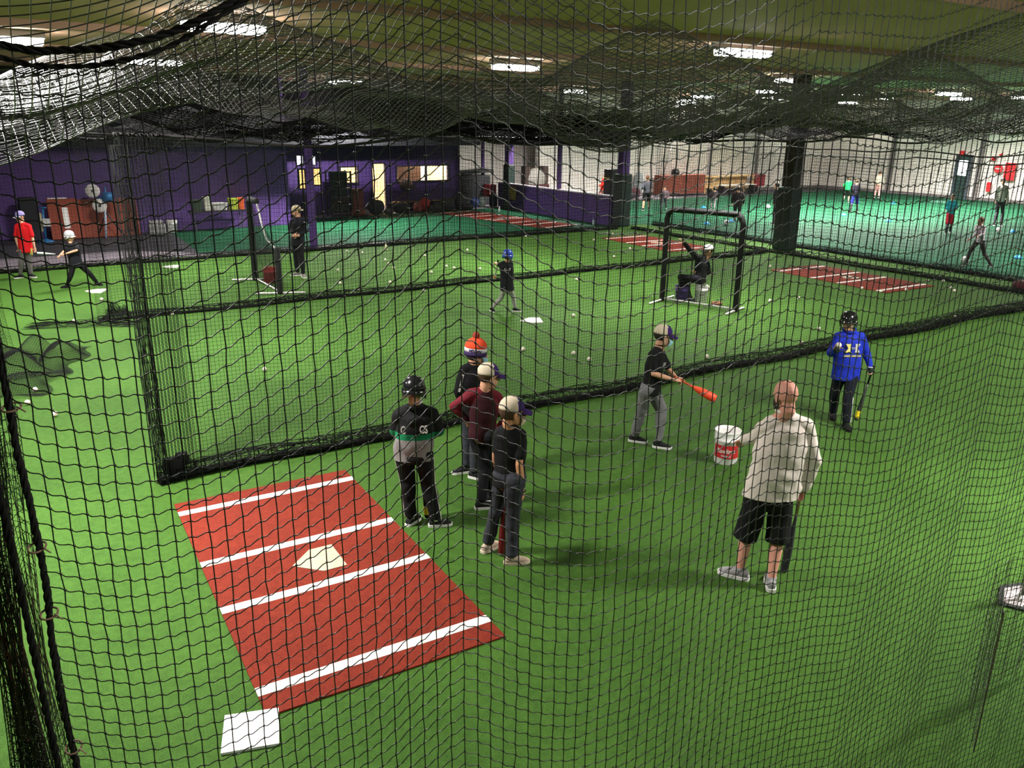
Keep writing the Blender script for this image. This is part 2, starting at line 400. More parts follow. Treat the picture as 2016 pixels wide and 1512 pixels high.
# ------------------------------------------------------------------ columns, half wall, bulkheads
M_pcol = mat('column_purple', (.075, .03, .17), .6); M_pad = mat('column_pad', (.003, .014, .010), .55, var=.15, scale=5, spec=.5)
M_bcol = mat('column_brown', (.022, .013, .010), .6, var=.2)
def column(u, v, wd, padh, mcol, padw, label):
    t = thing('column', W(u, v), label, 'column')
    MB().box(W(u, v, CEIL / 2), (wd, wd, CEIL), UD, bev=.02).obj('shaft', mcol, t)
    if padh:
        mb = MB(); mb.box(W(u, v, padh / 2), (padw, padw, padh), UD, bev=.05)
        for k in range(1, 3): mb.box(W(u, v, padh * k / 3), (padw + .012, padw + .012, .02), UD)
        mb.obj('pad', M_pad, t)
    return t
column(21.75, 17.85, .40, 1.98, M_bcol, .56, 'big dark brown column with a dark green pad, in front of the football turf')
column(21.1, 25.3, .34, 2.0, M_pcol, .52, 'purple column with a dark green pad at the near end of the low purple wall')
column(8.62, 25.15, .2, 0, M_pcol, .3, 'slim purple post beside the man in dark clothes')
hu = 20.95
for x, nm, wd, pad in ((1001, 0, .3, 1), (950, 0, .14, 0), (1099, 0, .16, 0)):
    p = onU(x, 395, hu); v_ = uv(p)[1]
    if pad: column(hu + .02, v_, .3, 2.0, M_pcol, .42, 'purple column with a dark green pad standing behind the low purple wall')
    else: column(hu + .02, v_, wd, 0, M_pcol, .2, 'thin purple post ' + ('at the far end' if x == 950 else 'in the middle') + ' of the low purple wall')
wallq((hu, 25.6), (hu, 34.1), 0, 1.12, .12, M_purp2, 'wall_half')
struct(MB().box(W(hu - .06, 29.85, 1.14), (8.5, .2, .05), VD).obj('trim_cap', mat('cap_white', (.5, .45, .5), .5)))
struct(MB().box(W(hu, 29.9, 3.55), (9.6, .5, 1.2), VD).obj('trim_bulkhead', mat('bulkhead', (.02, .015, .035), .7)))
# dark slab over the back, from the offices to the purple wall
struct(MB().box(W(3, 31.3, 3.3), (30, .8, .75), UD).obj('trim_bulkhead', M_dark))
struct(MB().box(W(15.5, 33.9, 3.3), (12, 1.2, .55), UD).obj('trim_bulkhead', M_dark))
# ------------------------------------------------------------------ nets
M_net = mat('net_twine', (.010, .010, .010), .30, bump=0, spec=.9)
M_netf = mat('net_twine_far', (.007, .008, .007), .8, bump=0, spec=.1)
M_netr = mat('net_twine_roof', (.005, .005, .005), .95, bump=0, spec=.02)
M_rope = mat('rope', (.010, .009, .009), .7, bump=.4, scale=200, spec=.3)
CELL = .045
# -- the net right in front of the viewing platform
fc = [(-2.6, 1.62), (-1.9, 1.72), (-.95, 1.9), (-.18, 2.06), (.455, 2.31), (.85, 2.60), (1.64, 3.13), (2.0, 3.40), (2.6, 3.80), (3.4, 4.3), (6.4, 6.2)]
# smooth the plan curve
cx = np.linspace(-2.6, 6.4, 600); cy = np.interp(cx, [q[0] for q in fc], [q[1] for q in fc])
ker = np.ones(41) / 41.; cyp = np.pad(cy, 20, mode='edge'); cyp[:20] = cy[0] - (cy[20:0:-1] - cy[0]); cyp[-20:] = cy[-1] + (cy[-1] - cy[-21:-1][::-1]); cy = np.convolve(cyp, ker, 'valid')
plan = np.stack([cx, cy], 1)
def plan_hit(x, y):
    d = ray(x, y)
    t = plan[:, 0] * d[1] - plan[:, 1] * d[0]; i = np.argmax(np.sign(t[:-1]) != np.sign(t[1:])); k = t[i] / (t[i] - t[i + 1])
    P = plan[i] + (plan[i + 1] - plan[i]) * k; s = P[1] / d[1]; return P, CAMH + d[2] * s
rowpx = [(0, 302), (50, 325), (120, 348), (200, 355), (300, 345), (400, 322), (460, 297), (560, 240), (660, 180), (740, 130), (800, 78), (870, 20), (905, 0), (950, 18), (1000, 45), (1080, 88), (1150, 110), (1200, 112), (1250, 103), (1320, 80), (1380, 52), (1440, 20), (1500, -10), (1547, -25), (1600, -18), (1660, 0), (1740, 20), (1800, 12), (1860, -10), (1920, -38), (1970, -58), (2016, -45)]
wx = []; wz = []
for x, dy in rowpx:
    P, z = plan_hit(x, 690 + dy); wx.append(P[0]); wz.append(z)
wz = np.array(wz); wz -= wz[12]      # zero at the sharp peak
wx = [-2.6, -1.6] + wx + [3.4]; wz = np.r_[wz[0] + .12, wz[0] + .06, wz, wz[-1] - .1]
P2, s2 = arcpts(plan, CELL * .93)
x_edge = plan_hit(60, 1080)[0][0]
P2 = P2[P2[:, 0] >= x_edge]
wav = np.interp(P2[:, 0], wx, wz)
nrow = 96; ztop = .0
# top edge row is the thick rope: passes pixel (200, 95)
z_rope = plan_hit(200, 95)[1] - np.interp(plan_hit(200, 95)[0][0], wx, wz)
rows = z_rope - np.arange(nrow) * CELL * 1.02
N = np.zeros((len(P2), nrow, 3))
dep = np.clip((3.0 - rows) / 3.0, 0, 1)
N[..., 0] = P2[:, None, 0]; N[..., 1] = P2[:, None, 1]
N[..., 2] = rows[None, :] + wav[:, None] * (1 - .25 * dep[None, :])
N[..., 2] += .55 * (smoothstep(P2[:, 0], .5, 2.0)[:, None]) * np.clip((rows[None, :] - 3.1) / (z_rope - 3.1), 0, 1) ** 1.3
ph = np.arange(len(P2))[:, None] * .23 + np.arange(nrow)[None, :] * .02
N[..., 1] += .010 * np.sin(ph * 2.1) + .003 * np.sin(ph * 5.3 + 1)
N += rng.normal(0, .0012, N.shape)
def sag(Nn, amt, sub=4):
    """polyline through nodes with a small droop after each knot"""
    a, n, _ = Nn.shape; out = []
    for k in range(sub):
        t = k / sub; q = Nn[:, :-1] * (1 - t) + Nn[:, 1:] * t
        q = q.copy(); q[..., 2] += -amt * (math.sin(PI * t) * .55 + math.sin(2 * PI * t) * .75); out.append(q)
    o = np.stack(out, 2).reshape(a, -1, 3); return np.concatenate([o, Nn[:, -1:]], 1)
Vs = N; Hs = sag(np.transpose(N, (1, 0, 2)), .0042)
K = knots(N, .0034)
net = strands_mesh('cage_net', [(Vs, .0017, 5, 0), (Hs[1:], .0016, 5, 0), (K, np.array([.3, 1, 1, .3]) * .0037, 5, 0)], [M_net])
tag(net, 'black knotted netting hanging right in front of the viewer across the whole view', 'netting', kind=None)
def twisted(mb, pts, r, n=3, pitch=.09, k=6):
    pts, s = arcpts(np.asarray(pts, float), .012)
    T = np.gradient(pts, axis=0); T /= np.linalg.norm(T, axis=1, keepdims=True)
    ref = np.array([0, 1, 0.]) if abs(T[0][1]) < .8 else np.array([0, 0, 1.])
    A = np.cross(T, ref); A /= np.linalg.norm(A, axis=1, keepdims=True); B = np.cross(T, A)
    for q in range(n):
        a = 2 * PI * s / pitch + 2 * PI * q / n; rr = r * .55 * (1 + .25 * np.sin(s * 37 + q))
        mb.tube(pts + (A * np.cos(a)[:, None] + B * np.sin(a)[:, None]) * rr[:, None], r * .62, k)
# thick top rope + loose second rope wound round it
top = N[:, 0].copy(); top = np.concatenate([top[:1] + (top[:1] - top[1:2]) * 25, top])
rp = MB(); twisted(rp, top, .008, 3)
w2 = top.copy(); w2[:, 2] -= .012 + .022 * np.abs(np.sin(np.arange(len(top)) * .2)); w2[:, 1] -= .01
twisted(rp, w2, .006, 2, .07)
o = rp.obj('top_rope', M_rope, net, True); o['label'] = 'thick black rope along the sagging top edge'
rp = MB(); ed = N[0, ::3].copy(); ed[:, 0] -= .004
twisted(rp, ed + np.stack([.006 * np.sin(np.arange(len(ed)) * .9), .004 * np.cos(np.arange(len(ed)) * 1.3), np.zeros(len(ed))], 1), .0085, 3, .10); rp.obj('side_rope', M_rope, net, True)
tieM = mat('tie', (.32, .2, .14), .5, bump=0)
for px_, py_ in ((8, 803), (73, 1078), (103, 1208), (165, 1470)):
    z = plan_hit(px_ + 3, py_)[1]; c = np.array([N[0, 0, 0], N[0, 0, 1], z])
    mb = MB(); mb.tube([c + .021 * np.array([math.cos(a), math.sin(a), .25 * math.sin(a)]) for a in np.linspace(0, 2 * PI, 14)], .0028, 6)
    mb.tube([c + (.02, -.01, .005), c + (.045, -.02, -.004)], .002, 5)
    mb.obj('tie', tieM, net, True)

def folded(name, curve, z0, z1, cell, fold, amp, rad, label, mats=None, zf=None, sides=3, taper=None):
    """net bunched into folds along a short plan curve"""
    c, s = arcpts(np.asarray(curve, float), cell / fold)
    d = np.gradient(c, axis=0); d /= np.linalg.norm(d, axis=1, keepdims=True); n_ = np.stack([-d[:, 1], d[:, 0]], 1)
    k = np.arange(len(c)); off = amp * np.sin(k * 2 * PI / 9.0) + amp * .5 * np.sin(k * 2 * PI / 23. + 1)
    zz = np.arange(z0, z1, cell); A = np.zeros((len(c), len(zz), 3))
    for j, z in enumerate(zz):
        f_ = 1 + .25 * math.sin(z * 2.2) if taper is None else taper(z)
        ctr = c.mean(0); q = ctr + (c - ctr) * f_ + n_ * (off * f_)[:, None]
        A[:, j, :2] = q + .012 * np.sin(z * 4 + k[:, None] * .7); A[:, j, 2] = z + .5 * cell * np.sin(k * 1.3)
    return A
# -- second gathered net at the far left edge
def left_pt(x, y, Y): p = atY(x, y, Y); return p[0], p[1]
A1 = folded('b', [left_pt(-22, 1250, 2.05), left_pt(52, 1250, 2.0)], .1, 3.45, .03, 17, .03, .0012, '')
g1 = strands_mesh('gathered_net', [(A1, .0013, 3, 0), (np.transpose(A1, (1, 0, 2)), .0013, 3, 0)], [M_net])
tag(g1, 'dense bunch of black netting hanging at the left edge, beside the tied rope', 'netting')
A2 = folded('b', [left_pt(52, 1250, 2.1), left_pt(100, 1250, 2.06)], .1, 3.05, .035, 5, .03, .0012, '')
g2 = strands_mesh('gathered_net', [(A2, .0011, 3, 0), (np.transpose(A2, (1, 0, 2)), .0011, 3, 0)], [M_net])
tag(g2, 'looser folds of black netting between the dense bunch and the tied rope', 'netting')
mb = MB(); q = left_pt(57, 1250, 1.98); twisted(mb, [(q[0] - .02, q[1], 3.4), (q[0], q[1], 2.6), (q[0] + .012, q[1], 1.9), (q[0], q[1], .1)], .009, 3, .12); mb.obj('rope', M_rope, g1, True)
# -- side net at the lower right, its edge showing as a dark line
c2 = [(atY(1945, 1350, 4.15)[0], 4.15), (3.1, 4.65), (3.8, 5.1)]
ztp = atY(1965, 1205, 4.15)[2]
Pc, s = arcpts(c2, .030); zz = np.arange(ztp, .1, -CELL); A3 = np.zeros((len(Pc), len(zz), 3)); A3[..., :2] = Pc[:, None]; A3[..., 2] = zz[None] + .03 * np.sin(np.arange(len(Pc)) * .35)[:, None]
A3[..., 1] += .015 * np.sin(np.arange(len(Pc)) * .8)[:, None]
g3 = strands_mesh('side_net', [(A3, .0012, 4, 0), (np.transpose(A3, (1, 0, 2)), .0012, 4, 0)], [M_net]); tag(g3, 'second layer of black netting at the lower right, below the batting tee', 'netting')
mb = MB(); twisted(mb, [A3[0, 0], A3[0, len(zz) // 2], A3[0, -1]], .005, 3, .06); mb.obj('edge_rope', mat('edge_rope', (.05, .035, .02), .7), g3, True)

# -- divider nets
def divider(name, a, b, z1, cell, rad, label, foldw=0, folds=0, rip=.05, hem=.10, hemr=.05, sides=3, step=1):
    A, B = W(*a)[:2], W(*b)[:2]; d = (B - A) / np.linalg.norm(B - A); n_ = np.array([-d[1], d[0]])
    L = np.linalg.norm(B - A); s = []; off = []; x = 0; k = 0
    while x < L:
        if x < foldw: s.append(x); off.append(.11 * math.sin(k * 2 * PI / 7.)); x += cell / folds
        else: s.append(x); off.append(rip * math.sin(x * 1.7) + rip * .4 * math.sin(x * 5.1 + 1)); x += cell * .97
        k += 1
    s = np.array(s); off = np.array(off)
    if foldw: off[s < foldw] *= 1
    zz = np.arange(.0, z1 + cell, cell)
    G = np.zeros((len(s), len(zz), 3)); P = A + d * s[:, None] + n_ * off[:, None]
    G[..., :2] = P[:, None]
    droop = .10 * np.abs(np.sin(s * PI / 3.6)) ** .8
    G[..., 2] = zz[None] - (zz / z1)[None] * droop[:, None] + .03 * np.sin(s * 2.3)[:, None]
    G[..., 2] = np.maximum(G[..., 2], .01)
    t = (zz / z1)[None] * (1 - zz / z1)[None]
    G[..., :2] += (n_ * .06)[None, None] * (np.sin(s * .9)[:, None] * t * 4)[..., None]
    o = strands_mesh(name, [(G[:, ::step], rad, sides, 0), (np.transpose(G, (1, 0, 2))[:, ::step], rad, sides, 0)], [M_netf]); tag(o, label, 'netting')
    # bunched hem lying on the floor
    t = np.arange(0, L, .08); mb = MB(); RR = []
    for q in t:
        c = A + d * q + n_ * (rip * math.sin(q * 1.7)); h = hem * (1 + .10 * math.sin(q * 3.1) + .07 * math.sin(q * 7.7 + 1)) * (1 + .5 * q / L); w_ = hemr * (1 + .15 * math.sin(q * 4.3 + 2))
        RR.append([(c[0] + n_[0] * w_ * ca, c[1] + n_[1] * w_ * ca, max(0.004, h * .5 + h * .55 * sa)) for ca, sa in [(math.cos(j * PI / 4), math.sin(j * PI / 4)) for j in range(8)]])
    hm = mat('hem_net', (.005, .005, .004), .9, var=.5, scale=40, bump=1, bdist=.01, spec=.1)
    mb.rings([[(x, y, z * .55) for x, y, z in r_] for r_ in RR]); h_ = mb.obj('hem', hm, o, True)
    tt = np.arange(0, L, .10); SP = np.zeros((22, len(tt), 3)); rg_ = np.random.default_rng(3)
    for i_ in range(22):
        an = rg_.uniform(0, 2 * PI) + np.cumsum(rg_.normal(0, .35, len(tt))); ra = (.6 + .6 * rg_.random()) * (1 + .5 * tt / L)
        ctr = A + d * tt[:, None] + n_ * (rip * np.sin(tt * 1.7) + hemr * 1.6 * ra * np.cos(an))[:, None]; SP[i_, :, :2] = ctr; SP[i_, :, 2] = np.maximum(.006, hem * .75 + hem * .75 * ra * np.sin(an))
    fr = strands_mesh('hem_folds', [(SP, .0045, 4, 0), (np.transpose(SP, (1, 0, 2)), .0025, 3, 0)], [M_netf]); fr.parent = o
    rp = MB(); rp.tube(G[:, -1][::3] + (0, 0, .01), .016, 6); rp.obj('cable', M_rope, o, True)
    return o, G
D1, G1 = divider('divider_net', (1.18, 9.0), (20.6, 9.0), 3.62, CELL, .0017, 'fine black divider net behind the waiting players, from the left bunch to the right edge', .42, 9, hem=.12, hemr=.07)
divider('divider_net', (1.6, 17.6), (20.6, 17.6), 3.5, .06, .0020, 'black divider net behind the boy in the blue helmet', .3, 3, hem=.09, hemr=.06)
divider('divider_net', (-2.0, 24.7), (20.5, 24.7), 3.35, .09, .0026, 'far black divider net in front of the purple wall and offices', .2, 2, hem=.10, hemr=.05)
divider('divider_net', (20.9, 24.4), (20.9, 4), 3.2, .09, .0026, 'black net along the near edge of the football turf', .2, 5, hem=.07, hemr=.04)
divider('divider_net', (22.5, 25.0), (22.5, 4), 3.0, .10, .0030, 'second black net along the football turf, just behind the first', .2, 5, hem=.10, hemr=.05)
# gathered hem corner of the nearest divider: black sand bag wrapped in net
c = gnd(335, 948); mb = MB()
mb.box(c + (0.02, .08, .13), (.22, .16, .25), UD, bev=.05); mb.box(c + (.10, .14, .22), (.14, .14, .14), UD, bev=.04)
tag(mb.obj('sandbag', mat('sandbag', (.008, .008, .008), .8, bump=.6), origin=c, smooth=True), 'black weight bag at the floor end of the bunched net, left of the red mat', 'weight bag')
# gathered column of each divider: extra strands wound together
def bunch(u, v, h, rad, label, n=16):
    b = W(u, v); P = np.zeros((n, 40, 3)); z = np.linspace(0.02, h, 40)
    for i in range(n):
        a = rng.uniform(0, 2 * PI); r_ = rad * math.sqrt(rng.uniform(.05, 1)); a2 = a + np.cumsum(rng.normal(0, .12, 40))
        P[i, :, 0] = b[0] + r_ * np.cos(a2); P[i, :, 1] = b[1] + r_ * np.sin(a2); P[i, :, 2] = z
    H = np.transpose(P, (1, 0, 2))
    return tag(strands_mesh('bunched_net', [(P, .004, 4, 0), (H, .0015, 3, 0)], [M_netf]), label, 'netting')
bunch(1.22, 8.98, 3.55, .10, 'vertical bunch of black netting rising from the weight bag left of the red mat')
# heap of net lying on the turf at the left
def heap(cx, cy, w_, d_, h, label, cell=.06, seed=0, rad=.0022, ang=0.3):
    nx, ny = int(w_ / cell), int(d_ / cell); G = np.zeros((nx, ny, 3)); r = np.random.default_rng(seed)
    ux, uy = np.meshgrid(np.linspace(-1, 1, nx), np.linspace(-1, 1, ny), indexing='ij'); z = np.zeros_like(ux)
    for k in range(7):
        a = r.uniform(0, PI); f_ = r.uniform(3, 9); z += np.sin((ux * math.cos(a) + uy * math.sin(a)) * f_ + r.uniform(0, 6)) / 3.5
    z = np.abs(z) * h * np.clip(1.3 - ux ** 2 - uy ** 2 * .6, .12, 1)
    X = ux * w_ / 2 * (1 + .12 * np.sin(uy * 9 + seed)); Y = uy * d_ / 2
    G[..., 0] = cx + X * math.cos(ang) - Y * math.sin(ang); G[..., 1] = cy + X * math.sin(ang) + Y * math.cos(ang); G[..., 2] = .006 + z
    return tag(strands_mesh('net_heap', [(G, rad, 3, 0), (np.transpose(G, (1, 0, 2)), rad, 3, 0)], [M_netf]), label, 'netting')
q = gnd(20, 740); heap(q[0] - .10, q[1] + .2, 1.7, 2.8, .34, 'dark see-through heap of netting lying on the turf at the left edge', cell=.03, seed=3, rad=.0034, ang=.2)
q = gnd(170, 638); heap(q[0], q[1] - .1, 1.9, .5, .10, 'low dark strip of netting lying on the turf behind the left bunch', cell=.03, seed=5, rad=.003, ang=.15)
q = gnd(235, 622); heap(q[0], q[1], .45, .35, .3, 'small tangled lump of dark netting on the turf beside the left bunch', cell=.02, seed=8, rad=.004)
# hanging curtain at left edge feeding the heap
q0 = gnd(-60, 700); q1 = gnd(25, 690)
Lc = [(q0[0], q0[1]), ((q0[0] + q1[0]) / 2, q1[1] + .1), (q1[0], q1[1])]
A4 = folded('c', Lc, .02, 3.4, .06, 3, .05, .002, '', taper=lambda z: 1.0 - .12 * z)
tag(strands_mesh('curtain_net', [(A4, .0018, 3, 0), (np.transpose(A4, (1, 0, 2)), .0018, 3, 0)], [M_netf]), 'dark net curtain dropping onto the heap at the left edge', 'netting')

# -- roof nets: tents from hooks, sagging between
def roof(name, u0, u1, v0, v1, zh, sagm, cell, rad, label, du=1.3, dv=5.55, pu=3.6, pv=3.6, sides=3, m_=None, extra=None):
    uu = np.arange(u0, u1 + .001, cell); vv = np.arange(v0, v1 + .001, cell); Um, Vm = np.meshgrid(uu, vv, indexing='ij')
    a = np.abs(np.sin(PI * (Um - du) / pu)); b = np.abs(np.sin(PI * (Vm - dv) / pv))
    g = np.sqrt(a ** 2 + b ** 2 + .0004)
    z = zh - sagm * g
    if extra is not None: z = z + extra(Um, Vm)
    wob = .05 * np.sin(Um * 4 + Vm * 1.3) * g + .03 * np.sin(Vm * 6.1 - Um * 2) * g; z = z + wob
    X = UD[0] * Um + VD[0] * Vm; Y = UD[1] * Um + VD[1] * Vm
    G = np.stack([X, Y, z], -1)
    o = strands_mesh(name, [(G, rad, sides, 0), (np.transpose(G, (1, 0, 2)), rad, sides, 0)], [m_ or M_net]); tag(o, label, 'netting'); return o, G
M_netg = mat('net_twine_glossy', (.036, .036, .037), .36, bump=0, spec=.8)
RN, RG = roof('roof_net', -3.2, 16, 2.4, 9.0, 4.62, .62, CELL, .0019, 'black net roof sagging between its hooks over the nearest cage', pv=3.55, sides=5, m_=M_netg, extra=lambda U, V: -.26 * np.exp(-((U - .45) / .85) ** 2 - ((V - 5.0) / 1.3) ** 2))
roof('roof_net', -4, 20.5, 9.1, 17.6, 4.35, .55, .07, .0042, 'dark net roof over the middle cage, hanging in long scallops', m_=M_netr)
roof('roof_net', -4, 20.5, 17.7, 25.1, 4.15, .55, .10, .0070, 'dark net roof over the far cage', m_=M_netr)
# ------------------------------------------------------------------ people
def unit(a): a = np.asarray(a, float); return a / max(np.linalg.norm(a), 1e-9)
def wnoise(P, seed, f=9.0):
    r = np.random.default_rng(seed); o = np.zeros(len(P)); Q = P + .03 * np.sin(P[:, [1, 2, 0]] * 11 + seed)
    for i in range(7):
        d = unit(r.normal(size=3)); d[2] *= 1.4; o += np.sin(Q @ d * f * r.uniform(.6, 2.6) + r.uniform(0, 6))
    return o / 7
def remeshed(mb, name, mats, parent, vox, smooth=4, wr=0, seed=0, zone=None, keep=None):
    me = mb.mesh('tmp'); o = bpy.data.objects.new('tmp', me); COL.objects.link(o)
    md = o.modifiers.new('r', 'REMESH'); md.mode = 'VOXEL'; md.voxel_size = vox; md.use_smooth_shade = True
    if smooth: s = o.modifiers.new('s', 'SMOOTH'); s.factor = .5; s.iterations = smooth
    dg = bpy.context.evaluated_depsgraph_get(); me2 = bpy.data.meshes.new_from_object(o.evaluated_get(dg))
    bpy.data.objects.remove(o); bpy.data.meshes.remove(me)
    n = len(me2.vertices); P = np.empty(n * 3); me2.vertices.foreach_get('co', P); P = P.reshape(-1, 3)
    if wr:
        Nn = np.empty(n * 3); me2.vertices.foreach_get('normal', Nn); Nn = Nn.reshape(-1, 3)
        P = P + Nn * (wr * (1.5 * wnoise(P, seed) + .9 * wnoise(P, seed + 5, 21.)))[:, None]; me2.vertices.foreach_set('co', P.ravel())
    me2.materials.clear()
    if zone is not None:
        m_ = len(me2.polygons); C = np.empty(m_ * 3); me2.polygons.foreach_get('center', C); me2.polygons.foreach_set('material_index', zone(C.reshape(-1, 3)).astype(np.int32))
    me2.polygons.foreach_set('use_smooth', np.ones(len(me2.polygons), bool)); me2.name = name; me2.update()
    return link(name, me2, mats, parent)
def seg(mb, a, b, r0, r1, mid=None, k=12):
    a = np.asarray(a, float); b = np.asarray(b, float)
    if mid is None: mb.tube([a, (a + b) / 2, b], [r0, (r0 + r1) / 2, r1], k, round_=True)
    else: mb.tube([a, a + (b - a) * .3, a + (b - a) * .65, b], [r0, mid, (mid + r1) / 2, r1], k, round_=True)
def ering(c, X, Y, rx, ry, k=18):
    return [c + X * rx * math.cos(2 * PI * j / k) + Y * ry * math.sin(2 * PI * j / k) for j in range(k)]
SKIN = {'fair': 'c9967a', 'tan': 'c08a66', 'pink': 'd09280'}
def skin(c='fair'): return mat('skin_' + c, SKIN[c], .5, var=.06, scale=12, bump=.05, spec=.4)
M_hair = mat('hair_dark', (.018, .011, .007), .6, bump=.5, scale=90); M_hairb = mat('hair_brown', (.06, .032, .016), .6, bump=.5, scale=90)
def vis_dir(deg): return np.array([math.cos(R(deg)), math.sin(R(deg)), 0])

def hand(mb, w_, d, palm, s, curl=.5, thumb=1, fr=.0085):
    """palm + four bent fingers + thumb; d direction of the hand, palm normal (fingers curl towards it)"""
    d = unit(d); pn = unit(palm - d * (palm @ d)); sd = np.cross(d, pn)
    c = w_ + d * .045 * s
    mb.ell(c, (.041 * s, .050 * s, .015 * s), X=sd, Y=d, Z=pn, nu=12, nv=8)
    for i, (o, L) in enumerate(((-.030, .064), (-.010, .076), (.010, .072), (.029, .058))):
        b = w_ + d * .085 * s + sd * o * s; p = [b - d * .02 * s, b]; a = 0; q = b
        for j in range(3):
            a += curl * (.8, .9, .7)[j]; q = q + (d * math.cos(a) + pn * math.sin(a)) * L * s * (.45, .31, .24)[j]; p.append(q)
        mb.tube(p, np.array([1.05, 1.05, .98, .9, .8]) * fr * s, 8, round_=True)
    b = w_ + d * .028 * s + sd * thumb * .030 * s; dd = unit(d * .75 + sd * thumb * .75 + pn * .35); q = b + dd * .036 * s
    mb.tube([b, q, q + unit(dd + pn * curl * 1.2 + d * .3) * .030 * s, q + unit(dd * .5 + pn * curl * 1.6 + d * .5) * .050 * s], np.array([1.3, 1.15, 1.0, .85]) * fr * s, 8, round_=True)

class Fig: pass
def person(label, g, near=1, name='person'):
    """g: joints as (pixel x, pixel y[, depth offset]); see the calls"""
    s = g['s']; T = Fig(); ba = g['ba']; fw = vis_dir(ba); lat = vis_dir(ba - 90)   # lat = the figure's right-hand side
    vox = {2: .006, 1: .009, 0: .016}[near]
    fa = gnd(*g['fa']); fb = gnd(*g['fb']); Y0 = g.get('Y', (fa[1] + fb[1]) / 2)
    t = thing(name, (float((fa[0] + fb[0]) / 2), float(Y0), 0), label, 'person')
    def J(k, ddef=0.):
        v = g[k]; return atY(v[0], v[1], Y0 + (v[2] if len(v) > 2 else ddef))
    # a = joint on image left, b = image right
    sg = 1 if lat[0] * 1 + 0 > 0 else -1     # image right equals figure's right?
    if abs(lat[0]) < .3: sg = g.get('sg', 1)
    lb = lat * sg                            # lateral direction towards side b
    hw = .155 * s
    sa = J('sa', -lb[1] * hw); sb = J('sb', lb[1] * hw); ha = J('ha', -lb[1] * .085 * s); hb = J('hb', lb[1] * .085 * s)
    hd = J('hd', 0.); nk = J('nk', 0.) ; shc = (sa + sb) / 2; hc = (ha + hb) / 2
    ea = J('ea'); eb = J('eb'); wa = J('wa'); wb = J('wb')
    aa = g['aa']; ab = g['ab']
    def ank(v): d = ray(v[0], v[1]); z = .085 * s * (v[2] if len(v) > 2 else 1); return CAM + d * ((CAMH - z) / -d[2])
    aa = ank(aa); ab = ank(ab); ka = J('ka', 0); kb = J('kb', 0)
    if len(g['ka']) < 3: ka = atY(g['ka'][0], g['ka'][1], (ha[1] + aa[1]) / 2 + fw[1] * .03)
    if len(g['kb']) < 3: kb = atY(g['kb'][0], g['kb'][1], (hb[1] + ab[1]) / 2 + fw[1] * .03)
    ta, tb = vis_dir(g['ta']), vis_dir(g['tb'])
    up = unit(shc - hc); latv = unit(sb - sa); fwd = unit(np.cross(up, latv)); fwd = fwd if fwd @ fw > 0 else -fwd
    hfw = vis_dir(g.get('hf', ba)); hfw = unit(hfw + np.array([0, 0, g.get('hp', -.1)])); hr = unit(np.cross(hfw, [0, 0, 1.])); hu = np.cross(hr, hfw); hs = g.get('hs', s ** .45) * 1.14
    T.__dict__.update(locals()); T.t = t
    # ---------------- body
    m_ = MB(); sk = g.get('skin', 'fair')
    def hp(x, y, z): return hd + (hr * x + hfw * y + hu * z) * hs
    m_.ell(hp(0, -.012, .030), (.074 * hs, .094 * hs, .088 * hs), hr, hfw, hu)
    m_.ell(hp(0, .022, -.040), (.058 * hs, .066 * hs, .070 * hs), hr, hfw, hu)
    m_.ell(hp(0, .055, -.082), (.030 * hs, .028 * hs, .024 * hs), hr, hfw, hu, 10, 6)
    if near:
        m_.tube([hp(0, .078, .022), hp(0, .096, -.006), hp(0, .104, -.022)], [.009 * hs, .012 * hs, .016 * hs], 8, round_=True)
        for e in (-1, 1):
            m_.ell(hp(.074 * e, -.004, -.008), (.010 * hs, .020 * hs, .032 * hs), hr, unit(hfw + hr * e * -.3 + 0 * hu), hu, 10, 7)
            m_.ell(hp(.032 * e, .072, .020), (.022 * hs, .012 * hs, .008 * hs), hr, hfw, hu, 8, 5)
        m_.ell(hp(0, .084, -.052), (.022 * hs, .010 * hs, .007 * hs), hr, hfw, hu, 10, 6)
    nr = .057 * s ** .8
    for q_ in (sa, sb): seg(m_, nk - up * .015 * s, q_ + (nk - q_) * .15 - up * .005 * s, .050 * s, .046 * s)
    m_.tube([hp(0, -.02, -.03), hp(0, -.025, -.085), nk - up * .03 * s], [nr * 1.02, nr, nr * 1.2], 14, round_=True)
    # torso core
    m_.rings([ering(hc - up * .09 * s, latv, fwd, .10 * s, .08 * s), ering(hc, latv, fwd, .145 * s, .10 * s), ering(hc + (shc - hc) * .4, latv, fwd, .12 * s, .085 * s),
              ering(hc + (shc - hc) * .75, latv, fwd, .145 * s, .10 * s), ering(shc, latv, fwd, .13 * s, .085 * s), ering(nk - up * .01, latv, fwd, .055 * s, .05 * s)])
    for a_, e_, w_, in ((sa, ea, wa), (sb, eb, wb)):
        seg(m_, a_, e_, .050 * s, .036 * s, .047 * s); seg(m_, e_, w_, .037 * s, .023 * s, .038 * s)
    for q, (w_, e_) in enumerate(((wa, ea), (wb, eb))):
        hd_ = g.get('hda' if q == 0 else 'hdb'); d_ = unit(w_ - e_)
        if hd_ is None: hd_ = dict()
        if hd_.get('skip'): continue
        if 'd' in hd_: d_ = unit(hd_['d'])
        pn = np.asarray(hd_.get('p', fwd), float)
        if near == 0: m_.ell(w_ + d_ * .06 * s, (.035 * s, .035 * s, .06 * s), *frame3(d_), 8, 6)
        else: hand(m_, w_, d_, pn, s ** .8, hd_.get('c', .5), hd_.get('t', 1))
    for h_, k_, a_ in ((ha, ka, aa), (hb, kb, ab)):
        seg(m_, h_, k_, .078 * s, .050 * s, .075 * s); seg(m_, k_, a_, .050 * s, .033 * s, .053 * s)
